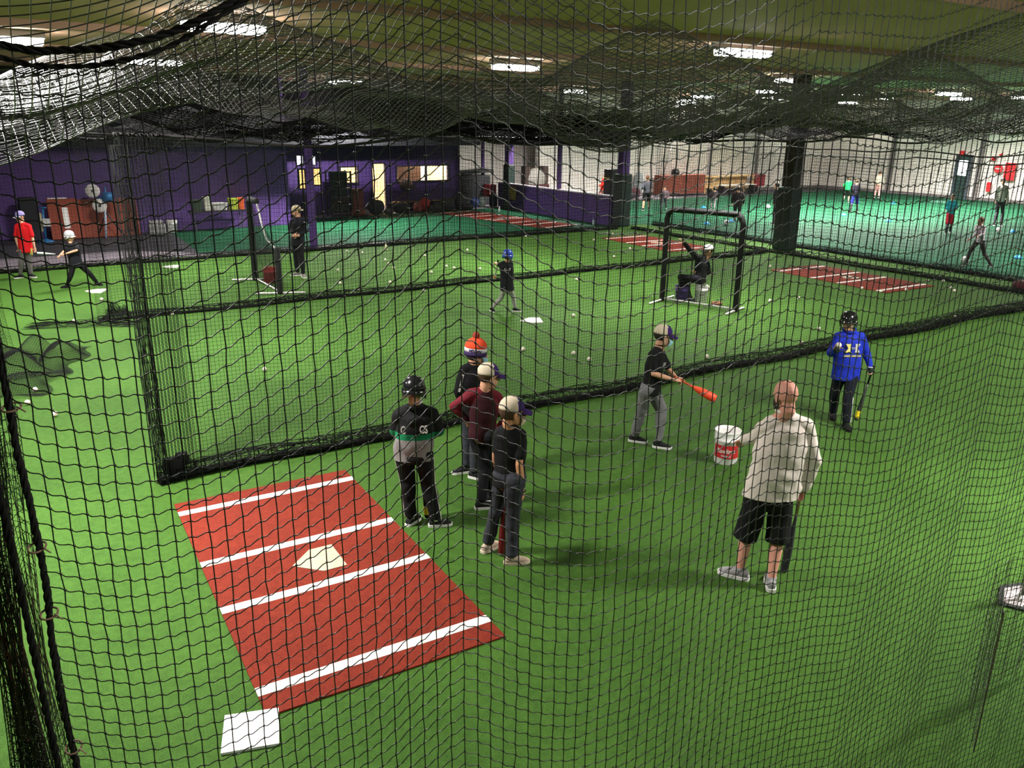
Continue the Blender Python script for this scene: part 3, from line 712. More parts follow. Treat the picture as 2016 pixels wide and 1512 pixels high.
    for a_, td in ((aa, ta), (ab, tb)):
        m_.tube([a_ - td * .02 * s - (0, 0, .02 * s), a_ + td * .09 * s - (0, 0, .045 * s)], [.035 * s, .028 * s], 8, round_=True)
    T.body = remeshed(m_, 'body', [skin(sk)], t, vox if near < 2 else .005, 3)
    return T
def frame3(d):
    d = unit(d); a = unit(np.cross(d, [0.1, .2, 1.])); b = np.cross(d, a); return a, b, d

def shirt(T, mats, name='shirt', long_=False, hem=None, zone=None, loose=1.0, wr=.006, sl=.55, seed=1, bulk=0):
    s = T.s; m_ = MB(); L = loose; u, f, l = T.up, T.fwd, T.latv; hc, shc = T.hc, T.shc; h0 = hc - u * (.06 if hem is None else hem) * s
    sh = T.g.get('wide', 1)
    m_.rings([ering(h0, l, f, .170 * s * L * sh, .130 * s * L, 22), ering(hc + u * .02, l, f, .168 * s * L * sh, .128 * s * L, 22), ering(hc + (shc - hc) * .35, l, f, .158 * s * L * sh, .120 * s * L * sh ** .5, 22),
              ering(hc + (shc - hc) * .7, l, f, .176 * s * L * sh ** .45, .128 * s * L, 22), ering(hc + (shc - hc) * .93, l, f, .170 * s * L, .112 * s * L, 22), ering(shc + u * .022 * s, l, f, .130 * s, .092 * s, 22), ering(T.nk - u * .005, l, f, .070 * s, .066 * s, 22)])
    for q_ in (T.sa, T.sb): seg(m_, T.nk - u * .030 * s, q_ + u * .0 * s, .062 * s, .066 * s * L)
    for a_, e_, w_ in ((T.sa, T.ea, T.wa), (T.sb, T.eb, T.wb)):
        if long_:
            seg(m_, a_ - T.up * .012 * s, e_, .066 * s * L, .056 * s * L, .066 * s * L); seg(m_, e_, w_ + (e_ - w_) * .02, .056 * s * L, .036 * s * L, .053 * s * L)
        else:
            e2 = a_ + (e_ - a_) * sl / .6 if sl < .6 else e_; seg(m_, a_ - T.up * .012 * s, a_ + (e_ - a_) * min(1, sl * 1.35), .066 * s * L, .062 * s * L)
    return remeshed(m_, name, mats, T.t, T.vox, 14 if T.near == 2 else 8, wr, seed, zone)
def collar(T, m_, r=.062, h=.02, th=.011):
    s = T.s; mb = MB(); c = T.nk + T.up * h * s
    mb.tube([c + (T.latv * math.cos(a) + T.fwd * math.sin(a)) * r * s for a in np.linspace(0, 2 * PI, 22)], th * s, 8); return mb.obj('collar', m_, T.t, True)
def pants(T, mats, name='pants', short=0, loose=1.0, wr=.006, seed=5, stripes=0, ankle=.048):
    s = T.s; m_ = MB(); L = loose; l, u = T.latv, T.up; f = T.fwd
    hl = unit(T.hb - T.ha)
    m_.rings([ering(T.hc - np.array([0, 0, .10 * s]), hl, f, .10 * s * L, .085 * s * L), ering(T.hc - np.array([0, 0, .03 * s]), hl, f, .158 * s * L, .122 * s * L), ering(T.hc + u * .05 * s, l, f, .155 * s * L, .118 * s * L), ering(T.hc + u * .12 * s, l, f, .145 * s, .108 * s)])
    for h_, k_, a_, td in ((T.ha, T.ka, T.aa, T.ta), (T.hb, T.kb, T.ab, T.tb)):
        if short:
            e = k_ + (k_ - h_) * short * .1
            m_.tube([h_, h_ + (e - h_) * .5, e], [.092 * s * L, .094 * s * L, .094 * s * L], 16); m_.ell(h_, .092 * s * L)
        else:
            seg(m_, h_, k_, .094 * s * L, .068 * s * L, .088 * s * L); e = a_ + (k_ - a_) * .03
            m_.tube([k_, k_ + (e - k_) * .4, e], [.068 * s * L, .066 * s * L, ankle * 1.05 * s * L], 14)
    o = remeshed(m_, name, mats, T.t, T.vox, 8 if T.near else 3, wr, seed)
    return o
def leg_stripe(T, side, m_, n=1, offs=.0, start=.0, r=.006, loose=1.0):
    s = T.s; h_, k_, a_ = (T.ha, T.ka, T.aa) if side == 'a' else (T.hb, T.kb, T.ab); o = -T.latv if side == 'a' else T.latv
    back = -T.fwd; cam_ = unit(CAM - k_); cam_[2] = 0
    for i in range(n):
        od = unit(o + .25 * cam_); sh = cam_ * (i - (n - 1) / 2) * .020 * s
        pts = []; 
        for q in np.linspace(start, 1, 14):
            if q < .5: c = h_ + (k_ - h_) * q * 2; rr = .094 + (.070 - .094) * q * 2
            else: c = k_ + (a_ - k_) * (q - .5) * 2; rr = .070 + (.054 - .070) * (q - .5) * 2
            pts.append(c + od * (rr * s * loose - .001) + sh)
        mb = MB(); mb.tube(pts, r * s, 6); mb.obj('stripe', m_, T.t, True)
def shoes(T, up_, sole, sock=None, acc=None, sz=1.0):
    s = T.s * sz
    for a_, td in ((T.aa, T.ta), (T.ab, T.tb)):
        td = unit(td); sd = np.array([-td[1], td[0], 0]); b = np.array([a_[0], a_[1], max(0.0, a_[2] - .085 * T.s)])
        def rg(x, z, w_, h_): 
            c = b + td * x * s; return [c + sd * w_ * s * math.cos(q) + np.array([0, 0, (z + h_ * math.sin(q)) * s]) for q in np.linspace(0, 2 * PI, 13)[:-1]]
        mb = MB(); mb.rings([rg(-.075, .045, .018, .020), rg(-.068, .050, .032, .035), rg(-.03, .058, .038, .045), rg(.02, .056, .042, .044), rg(.08, .046, .046, .032), rg(.135, .038, .043, .022), rg(.165, .034, .030, .014), rg(.176, .032, .014, .008)])
        mb.tube([b + np.array([0, 0, .07 * s]), b + np.array([0, 0, .105 * s])], [.040 * s, .041 * s], 12)
        o = mb.obj('shoe', up_, T.t, True)
        ms = MB(); prof = [(-.085, .018), (-.078, .033), (-.04, .041), (.02, .043), (.08, .050), (.135, .047), (.172, .032), (.186, .012)]
        top = [b + td * x * s + sd * w_ * s for x, w_ in prof] + [b + td * x * s - sd * w_ * s for x, w_ in prof[::-1]]
        ms.poly([p + np.array([0, 0, .030 * s]) for p in top], .029 * s); q = ms.obj('sole', sole, None); q.parent = o; q.data.transform(Matrix.Translation(-Vector(T.t['_o'])))
        if acc is not None:
            ml = MB()
            for k in range(4): ml.tube([b + td * (.03 + k * .025) * s + sd * .026 * s * e + np.array([0, 0, (.088 - k * .011) * s]) for e in (-1, 0, 1)], .0035 * s, 6)
            q = ml.obj('laces', acc, None); q.parent = o; q.data.transform(Matrix.Translation(-Vector(T.t['_o'])))
        if sock is not None:
            k = MB(); kn = T.ka if a_ is T.aa else T.kb; k.tube([b + np.array([0, 0, .07 * s]), a_ + (kn - a_) * .22], [.042 * s, .046 * s], 12); k.obj('sock', sock, T.t, True)
def hp_(T, x, y, z): return T.hd + (T.hr * x + T.hfw * y + T.hu * z) * T.hs
def hair(T, m_, back=1.0, low=0):
    mb = MB(); hs = T.hs; mb.ell(hp_(T, 0, -.022, .036 - low), (.080 * hs, .092 * hs * back, .090 * hs), T.hr, T.hfw, T.hu, 18, 12)
    return mb.obj('hair', m_, T.t, True)
def dome(T, m_, a, b, h, z0, yoff=-.008, lip=.0, zonef=None, name='cap', mats=None, k=28, n=9, tilt=0.):
    """open shell over the skull from height z0 upwards"""
    hs = T.hs; mb = MB(); RR = []; hf2 = unit(T.hfw + T.hu * tilt); hu2 = np.cross(T.hr, hf2)
    for i in range(n + 1):
        t_ = i / n * PI / 2; r_ = math.cos(t_) ** .75 if i < n else .02; z = z0 + h * math.sin(t_)
        RR.append([T.hd + (T.hr * a * r_ * math.cos(q) + hf2 * (b * r_ * math.sin(q) + yoff) + hu2 * z) * hs for q in np.linspace(0, 2 * PI, k + 1)[:-1]])
    mb.rings(RR, 0, True); 
    if zonef:
        mb.mi = [zonef((sum(np.array([mb_v for mb_v in [np.concatenate(mb.v)[j] for j in f]])) / len(f) - T.hd) / hs) for f in mb.f]
    T._hf2, T._hu2 = hf2, hu2
    return mb, RR
def brim(T, parent, m_, z, y0, L, wd, droop=.02, th=.004, yoff=0, mi=0):
    hs = T.hs; hf2, hu2 = T._hf2, T._hu2; V = []; n = 9; k = 5; top = []; bot = []
    for j in range(k + 1):
        q = j / k
        for i in range(n + 1):
            x = -1 + 2 * i / n; w_ = wd * (1 - .10 * q * q); yy = y0 * math.sqrt(max(0, 1 - (x * .8) ** 2)) * (1 - q) + (y0 + L * math.sqrt(max(0, 1 - (x * .82) ** 2))) * q if q > 0 else y0 * math.sqrt(max(0, 1 - (x * .92) ** 2))
            top.append(T.hd + (T.hr * x * w_ + hf2 * yy + hu2 * (z - droop * q - .018 * x * x)) * hs)
    top = np.array(top); V = np.concatenate([top, top - hu2 * th * hs]); F = []; W_ = n + 1; M_ = len(top)
    for j in range(k):
        for i in range(n):
            a = j * W_ + i; F += [(a, a + 1, a + W_ + 1, a + W_), (a + M_, a + W_ + M_, a + W_ + 1 + M_, a + 1 + M_)]
    for i in range(n): F += [(i, i + M_, i + 1 + M_, i + 1), (k * W_ + i, k * W_ + i + 1, k * W_ + i + 1 + M_, k * W_ + i + M_)]
    for j in range(k): a = j * W_; F += [(a, a + W_, a + W_ + M_, a + M_), (a + n, a + n + M_, a + n + W_ + M_, a + n + W_)]
    mb = MB(); mb.add(V, F); o = mb.obj('brim', m_, None, True); o.parent = parent; o.data.transform(Matrix.Translation(-Vector(T.t['_o']))); return o
def subpart(T, mb, name, m_, parent, smooth=True):
    o = mb.obj(name, m_, None, smooth); o.parent = parent; o.data.transform(Matrix.Translation(-Vector(T.t['_o']))); return o
def cap(T, cm, fm, bm_, back=False, tilt=.0):
    """baseball cap: crown colour, front panel colour, brim colour"""
    mb, RR = dome(T, None, .083, .102, .098, .030, -.012, tilt=tilt, zonef=(lambda p: 1 if (p @ T.hfw) * (1 if not back else -1) > .012 else 0) if fm is not cm else None)
    o = mb.obj('cap', [cm, fm], T.t, True)
    if back: T._hf2 = -T._hf2
    brim(T, o, bm_, .034, .088, .072, .072, yoff=0)
    if back: T._hf2 = -T._hf2
    b = MB(); b.ell(T.hd + (T._hf2 * -.012 + T._hu2 * .128) * T.hs, .007 * T.hs, nu=8, nv=6); subpart(T, b, 'button', cm, o)
    return o
def helmet(T, m_, side='both', cage=None, bm_=None, stickers=None):
    mb, RR = dome(T, None, .098, .116, .108, .018, -.010); hs = T.hs
    # shell down the back and over the ears
    lo = []
    for q in np.linspace(0, 2 * PI, 29)[:-1]:
        fr = math.sin(q); z = -.030 - .045 * max(0, 1 - abs(fr + .15) / .75) if fr < .72 else .018
        lo.append(T.hd + (T.hr * .096 * math.cos(q) + T.hfw * (.113 * math.sin(q) - .010) + T.hu * z) * hs)
    mb.rings([lo, RR[0]], 0, False)
    o = mb.obj('helmet', m_, T.t, True); sm = o.modifiers.new('s', 'SOLIDIFY'); sm.thickness = .008; sm.offset = -1
    brim(T, o, bm_ or m_, .026, .098, .050, .072, th=.006, droop=.012)
    for e in (-1, 1):
        vm = MB(); vm.tube([hp_(T, .092 * e, .0, -.012), hp_(T, .103 * e, .0, -.012)], .016 * hs, 12)
        subpart(T, vm, 'ear_hole', mat('helmet_hole', (.004, .004, .004), .7, bump=0), o)
    if cage:
        c = MB()
        for z in (-.02, -.052, -.084):
            c.tube([hp_(T, .092 * math.sin(q), .02 + .115 * math.cos(q), z) for q in np.linspace(-1.45, 1.45, 15)], .0032 * hs, 6)
        for q in (-.9, -.3, .3, .9): c.tube([hp_(T, .092 * math.sin(q), .02 + .115 * math.cos(q), z) for z in (-.02, -.084)], .0030 * hs, 6)
        subpart(T, c, 'face_guard', cage, o)
    return o
def face(T, mask=None, brows=True):
    hs = T.hs; ew = mat('eye_white', (.75, .73, .7), .3, bump=0); ed = mat('eye_dark', (.02, .012, .008), .3, bump=0)
    for e in (-1, 1):
        m_ = MB(); m_.ell(hp_(T, .031 * e, .076, .004), (.014 * hs, .008 * hs, .008 * hs), T.hr, T.hfw, T.hu, 10, 7); o = m_.obj('eye', ew, T.t, True)
        i = MB(); i.ell(hp_(T, .031 * e, .0825, .004), (.006 * hs, .003 * hs, .006 * hs), T.hr, T.hfw, T.hu, 8, 6); subpart(T, i, 'iris', ed, o)
        b = MB(); b.tube([hp_(T, (.014) * e, .086, .022), hp_(T, .031 * e, .087, .028), hp_(T, .048 * e, .075, .024)], .0035 * hs, 6); b.obj('eyebrow', M_hairb, T.t, True)
    if mask is None:
        l = MB(); l.tube([hp_(T, x, .094 - abs(x) * .5, -.052) for x in (-.022, -.01, 0, .01, .022)], np.array([.002, .005, .0055, .005, .002]) * hs, 8); l.obj('mouth', mat('lips', (.28, .09, .07), .5, bump=0), T.t, True)
    else:
        mb = MB(); n = 11; RR = []
        for z, bul in ((-.012, .088), (-.03, .112), (-.055, .116), (-.08, .104), (-.10, .078)):
            RR.append([hp_(T, .068 * math.sin(q), (bul - .0) * math.cos(q) ** .6 if abs(q) < 1.3 else .03, z) for q in np.linspace(-1.25, 1.25, n)])
        mb.rings(RR, 0, False, False); o = mb.obj('face_mask', mask, T.t, True); so = o.modifiers.new('s', 'SOLIDIFY'); so.thickness = .002
        st = MB()
        for e in (-1, 1): st.tube([hp_(T, .064 * e, .035, -.02), hp_(T, .076 * e, .0, .01)], .0018 * hs, 5); st.tube([hp_(T, .064 * e, .035, -.08), hp_(T, .078 * e, -.01, -.03)], .0018 * hs, 5)
        subpart(T, st, 'ear_loop', mask, o)
def text_part(T, body, loc, right, upv, size, m_, name='lettering', ext=.002, bold=0, squash=1.0, wrap=None):
    cu = bpy.data.curves.new('t', 'FONT'); cu.body = body; cu.size = 1; cu.extrude = .004 / max(size, .01) * .25; cu.align_x = 'CENTER'; cu.align_y = 'CENTER'; cu.offset = bold
    cu.resolution_u = 3
    o = bpy.data.objects.new('t', cu); COL.objects.link(o); dg = bpy.context.evaluated_depsgraph_get(); me = bpy.data.meshes.new_from_object(o.evaluated_get(dg))
    bpy.data.objects.remove(o); n = len(me.vertices); P = np.empty(n * 3); me.vertices.foreach_get('co', P); P = P.reshape(-1, 3)
    right = unit(right); upv = unit(upv - right * (upv @ right)); nn = np.cross(right, upv)
    x = P[:, 0] * size * squash; y = P[:, 1] * size; z = P[:, 2] * size
    if wrap is None: Q = loc + np.outer(x, right) + np.outer(y, upv) + np.outer(z, nn)
    else:
        c, rx, ry = wrap; a = x / rx; Q = c + np.outer(np.sin(a) * rx, right) + np.outer(np.cos(a) * (ry) + z, nn) + np.outer(y, upv)
    me.vertices.foreach_set('co', Q.ravel()); me.update(); me.name = name
    if T is None: return me, m_
    return link(name, me, m_, T.t)
def bat(h0, tip, label, hm, bm_, em=None, r=.033, name='baseball_bat', L=None):
    """h0 knob end, tip = barrel end"""
    h0 = np.asarray(h0, float); tip = np.asarray(tip, float); d = tip - h0; n_ = unit(d); Ln = np.linalg.norm(d)
    a, b, c = frame3(n_); t = thing(name, h0, label, 'bat')
    mb = MB(); mb.lathe(h0, [(.004, 0), (.024, .002), (.026, .010), (.015, .022), (.0125, .05), (.0125, Ln * .33)], 14, X=a, Y=b, Z=n_); mb.obj('grip', hm, t, True)
    mb = MB(); mb.lathe(h0, [(.0115, Ln * .32), (.014, Ln * .42), (r * .72, Ln * .58), (r * .95, Ln * .70), (r, Ln * .8), (r, Ln - .022), (r * .85, Ln - .006), (r * .4, Ln)], 18, X=a, Y=b, Z=n_); mb.obj('barrel', bm_, t, True)
    if em is not None:
        mb = MB(); mb.lathe(h0, [(r + .0012, Ln * .82), (r + .0015, Ln * .825), (r + .0015, Ln - .045), (r + .001, Ln - .04)], 18, X=a, Y=b, Z=n_); mb.obj('barrel_band', em, t, True)
    return t
# ------------------------------------------------------------------ the people
F_black = fabric('0e0e11'); F_blk2 = fabric('151418'); F_char = fabric('3a3b42'); F_grey = fabric('6f6b69'); F_white = fabric('d8d4d0')
M_wsole = mat('white_sole', (.72, .70, .68), .5, bump=0); M_blkshoe = fabric('1c1c1e'); M_lace = mat('lace', (.75, .75, .74), .8, bump=0)
M_hblack = mat('helmet_black', (.008, .008, .010), .18, bump=0, spec=.6, coat=.5); M_cream = fabric('cdbfa8'); M_capp = fabric('3a2266')
M_mask = mat('mask_blue', (.30, .55, .62), .8, bump=.1); M_silver = mat('sticker', (.6, .6, .62), .4, bump=0)
nd = lambda *a: np.array(a, float)

# --- coach in the white pullover
T = person('bald bearded man in a white pullover and black shorts, seen from behind', dict(s=1.04, wide=1.30, ba=92, hf=108, hp=-.25, skin='pink', hs=1.04,
    fa=(1447, 1128), fb=(1520, 1150), hd=(1546, 781), nk=(1545, 812), sa=(1514, 834, .02), sb=(1586, 838, .02), ea=(1484, 862, .20), wa=(1464, 867, .46), eb=(1602, 905, .0), wb=(1583, 962, .02),
    ha=(1492, 978), hb=(1538, 982), ka=(1470, 1050), kb=(1531, 1058), aa=(1457, 1120), ab=(1519, 1139), ta=150, tb=78,
    hda=dict(c=.5, p=nd(0, 0, -1)), hdb=dict(d=nd(-.10, .12, -1), p=nd(-1, 0, 0), c=1.15, t=1)), 2)
shirt(T, [fabric('d9cdc4')], 'pullover', True, hem=-.01, loose=1.06, wr=.013, seed=3); collar(T, fabric('d9cdc4'), .064, .012, .016)
pants(T, [fabric('0d0d10')], 'shorts', short=1, loose=1.08, wr=.008)
shoes(T, fabric('8f8c8f'), M_wsole, None, M_lace)
mb = MB(); hs = T.hs
mb.ell(hp_(T, 0, .050, -.075), (.052 * hs, .050 * hs, .045 * hs), T.hr, T.hfw, T.hu); mb.ell(hp_(T, -.055, .030, -.045), (.014 * hs, .03 * hs, .04 * hs), T.hr, T.hfw, T.hu); mb.ell(hp_(T, .055, .030, -.045), (.014 * hs, .03 * hs, .04 * hs), T.hr, T.hfw, T.hu)
mb.obj('beard', M_hair, T.t, True)
mb = MB(); mb.tube([T.wb + (T.latv * math.cos(a) + nd(0, 1, 0) * math.sin(a)) * .034 for a in np.linspace(0, 2 * PI, 16)], .005, 6); mb.obj('wristband', M_cream, T.t, True)
hb_ = T.wb + nd(-.01, .03, -.075); tp = atY(1543, 1124, T.Y0 + .12)
bat(hb_ + unit(hb_ - tp) * .10, tp, 'dark purple baseball bat with a tan grip hanging from the bald man\'s hand', mat('tan_grip', (.45, .28, .13), .6), mat('bat_purple', (.035, .022, .055), .35, bump=0), r=.035)

# --- boy in the blue hoodie
T = person('boy in a royal blue hoodie and black helmet walking with a ball and bat', dict(s=.90, wide=1.15, ba=-98, hf=-112, hp=.05, sg=-1, hs=.98,
    fa=(1640, 818), fb=(1665, 842), hd=(1671, 633), nk=(1672, 654), sa=(1650, 664, -.02), sb=(1694, 664, .0), ea=(1636, 694, -.03), wa=(1645, 690, -.24), eb=(1706, 694, .02), wb=(1713, 722, -.04),
    ha=(1653, 738), hb=(1678, 738), ka=(1643, 776), kb=(1669, 782), aa=(1640, 811), ab=(1666, 832), ta=-105, tb=-92,
    hda=dict(d=nd(.1, -.25, 1), p=nd(0, -1, .3), c=1.0), hdb=dict(c=1.0, p=nd(-1, 0, 0))), 2)
FB = fabric('1c2fae', .75)
shirt(T, [FB], 'hoodie', True, hem=.06, loose=1.12, wr=.009, seed=8)
mb = MB(); c = T.nk + T.up * .0
mb.tube([c + (T.latv * .085 * math.cos(a) + T.fwd * .075 * math.sin(a)) * T.s + nd(0, 0, .012 + .03 * (math.sin(a) < 0)) for a in np.linspace(0, 2 * PI, 22)], .022 * T.s, 8); mb.obj('hood', FB, T.t, True)
mb = MB(); mb.tube([c + (T.latv * .066 * math.cos(a) + T.fwd * .062 * math.sin(a)) * T.s + nd(0, 0, .028) for a in np.linspace(-1.4, .9, 10)], .010 * T.s, 8); mb.obj('hood_lining', mat('yellow', (.75, .6, .05), .7), T.t, True)
pants(T, [fabric('10131f')], 'track_pants', loose=1.05)
leg_stripe(T, 'b', F_white, 1, start=.5, r=.013); leg_stripe(T, 'a', F_white, 1, start=.6, r=.006)
shoes(T, F_black, F_blk2)
helmet(T, M_hblack, cage=mat('guard', (.02, .02, .02), .3, bump=0)); face(T)
# emblem of two crossing arcs and a line of letters on the chest
mY = mat('emblem_yellow', (.75, .66, .22), .6, bump=0); mG = mat('emblem_grey', (.6, .58, .55), .6, bump=0)
ch = T.shc - T.up * .125 * T.s + T.fwd * .139 * T.s
for sgn, mm in ((-1, mY), (1, mG)):
    mb = MB(); P = []
    for q in np.linspace(-1, 1, 9):
        P.append(ch + T.latv * sgn * (.034 - .004 * q * q) + T.up * q * .058)
    Q = [ch + T.latv * sgn * (.098 - .034 * (1 - abs(q) ** 1.2)) + T.up * q * .056 for q in np.linspace(1, -1, 9)]
    V = np.array(P + Q); V2 = V + T.fwd * .006; k = len(V); mb.add(np.concatenate([V2, V]), [(j, j + 1, k - 2 - j, k - 1 - j) for j in range(8)] + [(j, k + j, k + (j + 1) % k, (j + 1) % k) for j in range(k)])
    mb.obj('emblem', mm, T.t)
mb = MB(); mb.tube([ch + T.fwd * .006 + T.latv * .028 * math.cos(a) + T.up * .010 * math.sin(a) for a in np.linspace(0, 2 * PI, 20)], .003, 6); mb.obj('emblem', mG, T.t)
text_part(T, 'UNDER ARMOUR', ch - T.up * .105 + T.fwd * .008, T.latv, T.up, .036, mY, bold=.03, squash=.80)
for w_, e_ in ((T.wa, T.ea), (T.wb, T.eb)):
    d_ = unit(w_ - e_); mb = MB(); mb.tube([w_ - d_ * .01, w_ + d_ * .05], [.032, .036], 12, round_=True)
    mb.ell(w_ + d_ * .07 + (nd(0, 0, .0)), (.034, .036, .045), nu=12, nv=8); mb.obj('batting_glove', fabric('24302a'), T.t, True)
mb = MB(); mb.tube([T.wb + (nd(math.cos(a), math.sin(a), 0)) * .036 for a in np.linspace(0, 2 * PI, 14)], .007, 6); mb.obj('glove_cuff', F_white, T.t, True)
BALLW = mat('baseball_leather', (.78, .74, .64), .5, bump=.1, var=.05); STITCH = mat('ball_stitch', (.5, .04, .03), .6, bump=0)
def baseball(p, label, group=None, r=.0365, seed=0):
    mb = MB(); mb.ell(p, r, nu=16, nv=10); o = mb.obj('baseball', BALLW, origin=[float(q) for q in p], smooth=True)
    rr = np.random.default_rng(seed); a = unit(rr.normal(size=3)); b = unit(np.cross(a, [.3, .2, 1])); c = np.cross(a, b)
    s_ = MB(); pts = []
    for t_ in np.linspace(0, 2 * PI, 30):
        q = a * (math.cos(t_) * .75) + b * (math.sin(t_) * .75) + c * .55 * math.cos(2 * t_); pts.append(unit(q) * r * 1.0)
    s_.tube(pts, r * .05, 5); st = s_.obj('stitching', STITCH, None); st.parent = o
    return tag(o, label, 'ball', group)
bl = T.wa + nd(.01, -.05, .085); baseball(bl, 'white baseball held up in the right glove of the boy in blue')
g0 = T.wb + unit(T.wb - T.eb) * .075 + nd(0, 0, 0); tp = atY(1685, 828, T.Y0 - .12)
if tp[2] < .04: tp[2] = .04
bat(g0 + unit(g0 - tp) * .09, tp, 'grey and black baseball bat with a yellow end held low by the boy in blue', F_black, mat('bat_grey', (.07, .075, .07), .3, .4, bump=0), mat('bat_yellow', (.75, .60, .02), .4, bump=0), r=.030)

# --- batter with the orange bat
T = person('boy in a black tee and grey sweatpants swinging a fat orange bat', dict(s=.89, ba=18, hf=8, hp=-.15, hs=.98,
    fa=(1252, 872), fb=(1302, 886), hd=(1306, 662), nk=(1299, 682), sa=(1285, 700, -.13), sb=(1301, 696, .15), ea=(1287, 736, -.20), wa=(1327, 748, -.08), eb=(1316, 728, .14), wb=(1332, 744, .03),
    ha=(1275, 768, -.07), hb=(1287, 768, .07), ka=(1262, 812), kb=(1303, 810), aa=(1249, 858), ab=(1297, 870), ta=-18, tb=-16,
    hda=dict(d=nd(1, .15, -.15), p=nd(0, .2, -1), c=1.1), hdb=dict(d=nd(1, 0, -.1), p=nd(0, -.2, -1), c=1.1)), 2)
shirt(T, [F_black], 'tee', False, hem=.05, loose=1.0, wr=.008, seed=12); collar(T, F_black)
pants(T, [fabric('6b6a6c')], 'sweatpants', loose=1.12, wr=.012, seed=3)
shoes(T, M_blkshoe, M_wsole, F_black, None); hair(T, M_hair, low=.004); cap(T, M_cream, M_capp, M_capp); face(T, M_mask)
text_part(T, 'OH', T.shc - T.up * .10 + T.fwd * .128 * T.s, T.latv, T.up, .07, M_silver)
gm = (T.wa + T.wb) / 2 + nd(.055, 0, -.01); tp = atY(1409, 786, T.Y0 - .12)
bat(gm - unit(tp - gm) * .07, tp, 'fat orange training bat swung by the boy in grey sweatpants', mat('orange_grip', (.60, .09, .03), .5, bump=0), mat('bat_orange', (.82, .075, .025), .45, bump=0), r=.052)

# --- boy in the black, green and grey jacket, back to us
T = person('boy in a black helmet and black, green and grey sweatshirt, seen from behind', dict(s=.88, wide=1.18, ba=84, hf=96, hp=-.1, hs=.98,
    fa=(806, 1030), fb=(862, 1038), hd=(815, 768), nk=(817, 797), sa=(787, 815, 0), sb=(851, 813, 0), ea=(777, 850, .05), wa=(805, 858, .22), eb=(862, 848, .05), wb=(832, 860, .22),
    ha=(796, 893), hb=(834, 893), ka=(803, 945), kb=(842, 950), aa=(809, 1018), ab=(858, 1022), ta=62, tb=12,
    hda=dict(d=nd(1, .1, .1), p=nd(0, -1, 0)), hdb=dict(d=nd(-1, .1, .0), p=nd(0, -1, 0))), 2)
za, zb = T.hc[2] + .44 * (T.shc[2] - T.hc[2]), T.hc[2] + .58 * (T.shc[2] - T.hc[2])
shirt(T, [fabric('101012'), fabric('0e6b45'), fabric('7d7877')], 'sweatshirt', True, hem=.06, loose=1.12, wr=.012, seed=21, zone=lambda C: np.where(C[:, 2] > zb, 0, np.where(C[:, 2] > za, 1, 2)))
mb = MB(); c = T.nk - T.fwd * .02
mb.tube([c + (T.latv * .075 * math.cos(a) + T.fwd * .07 * math.sin(a)) * T.s + nd(0, 0, -.0) for a in np.linspace(0, 2 * PI, 22)], .022 * T.s, 8)
mb.ell(T.shc - T.fwd * .125 * T.s - T.up * .04, (.075, .03, .06), T.latv, T.fwd, T.up); mb.obj('hood', fabric('101012'), T.t, True)
mb = MB(); mb.tube([T.nk + T.up * .03 + (T.latv * math.cos(a) + T.fwd * math.sin(a)) * .057 for a in np.linspace(0, 2 * PI, 20)], .014, 8); mb.obj('undershirt_collar', F_white, T.t, True)
pants(T, [fabric('0c0c0f')], 'track_pants', loose=1.22, wr=.008, seed=9)
leg_stripe(T, 'b', F_white, 3, start=.05, r=.0045, loose=1.22); leg_stripe(T, 'a', F_white, 2, start=.05, r=.004, loose=1.22)
shoes(T, M_blkshoe, M_wsole, F_white, M_lace); helmet(T, M_hblack)
bk = T.shc - T.up * .135 * T.s - T.fwd * .149 * T.s
text_part(T, 'C', bk - T.latv * .100 - T.fwd * .006, T.latv, T.up, .11, F_white, bold=.02, squash=.6); text_part(T, 'CS', bk + T.latv * .092 - T.fwd * .006, T.latv, T.up, .11, F_white, bold=.02, squash=.6)
kb_ = gnd(842, 1022); bat(nd(kb_[0] - .06, kb_[1] + .10, .72), nd(kb_[0], kb_[1], .012), 'black and yellow bat standing beside the boy in the black and green sweatshirt', F_black, F_black, mat('bat_yellow', (.75, .60, .02), .4, bump=0), r=.030)

# --- boy in the bobble hat
T = person('boy in an orange, white and purple bobble hat, black top and face mask', dict(s=.90, ba=30, hf=12, hp=-.1, hs=1.0,
    fa=(918, 932), fb=(936, 940), hd=(938, 698), nk=(933, 716), sa=(913, 728, -.05), sb=(954, 726, .08), ea=(903, 770, -.06), wa=(915, 806, .05), eb=(962, 765, .1), wb=(955, 800, .12),
    ha=(922, 812), hb=(944, 812), ka=(921, 868), kb=(936, 876), aa=(917, 918), ab=(934, 929), ta=200, tb=-25,
    hda=dict(skip=1), hdb=dict(skip=1)), 2)
shirt(T, [F_black], 'sweatshirt', True, hem=.06, loose=1.05, wr=.008, seed=31); collar(T, F_black)
pants(T, [fabric('34373d')], 'jeans', loose=1.05, wr=.006, seed=4); shoes(T, M_blkshoe, M_wsole, None, M_lace); hair(T, M_hairb, low=.01); face(T, M_mask)
mO = mat('knit_orange', (.78, .07, .02), .9, scale=150, bump=.8); mP = mat('knit_purple', (.035, .018, .085), .9, scale=150, bump=.8); mW = mat('knit_white', (.62, .60, .62), .9, scale=150, bump=.8); mR = mat('pompom', (.35, .045, .03), .95, scale=120, bump=1, bdist=.01)
hs = T.hs; mb = MB(); prof = [(.085, .0), (.094, .035), (.094, .078), (.088, .10), (.070, .135), (.040, .162), (.010, .172)]
def hatring(r, z, rr=1.12): return [T.hd + (T.hr * r * math.cos(q) + T.hfw * (r * rr * math.sin(q) - .012) + T.hu * z) * hs for q in np.linspace(0, 2 * PI, 29)[:-1]]
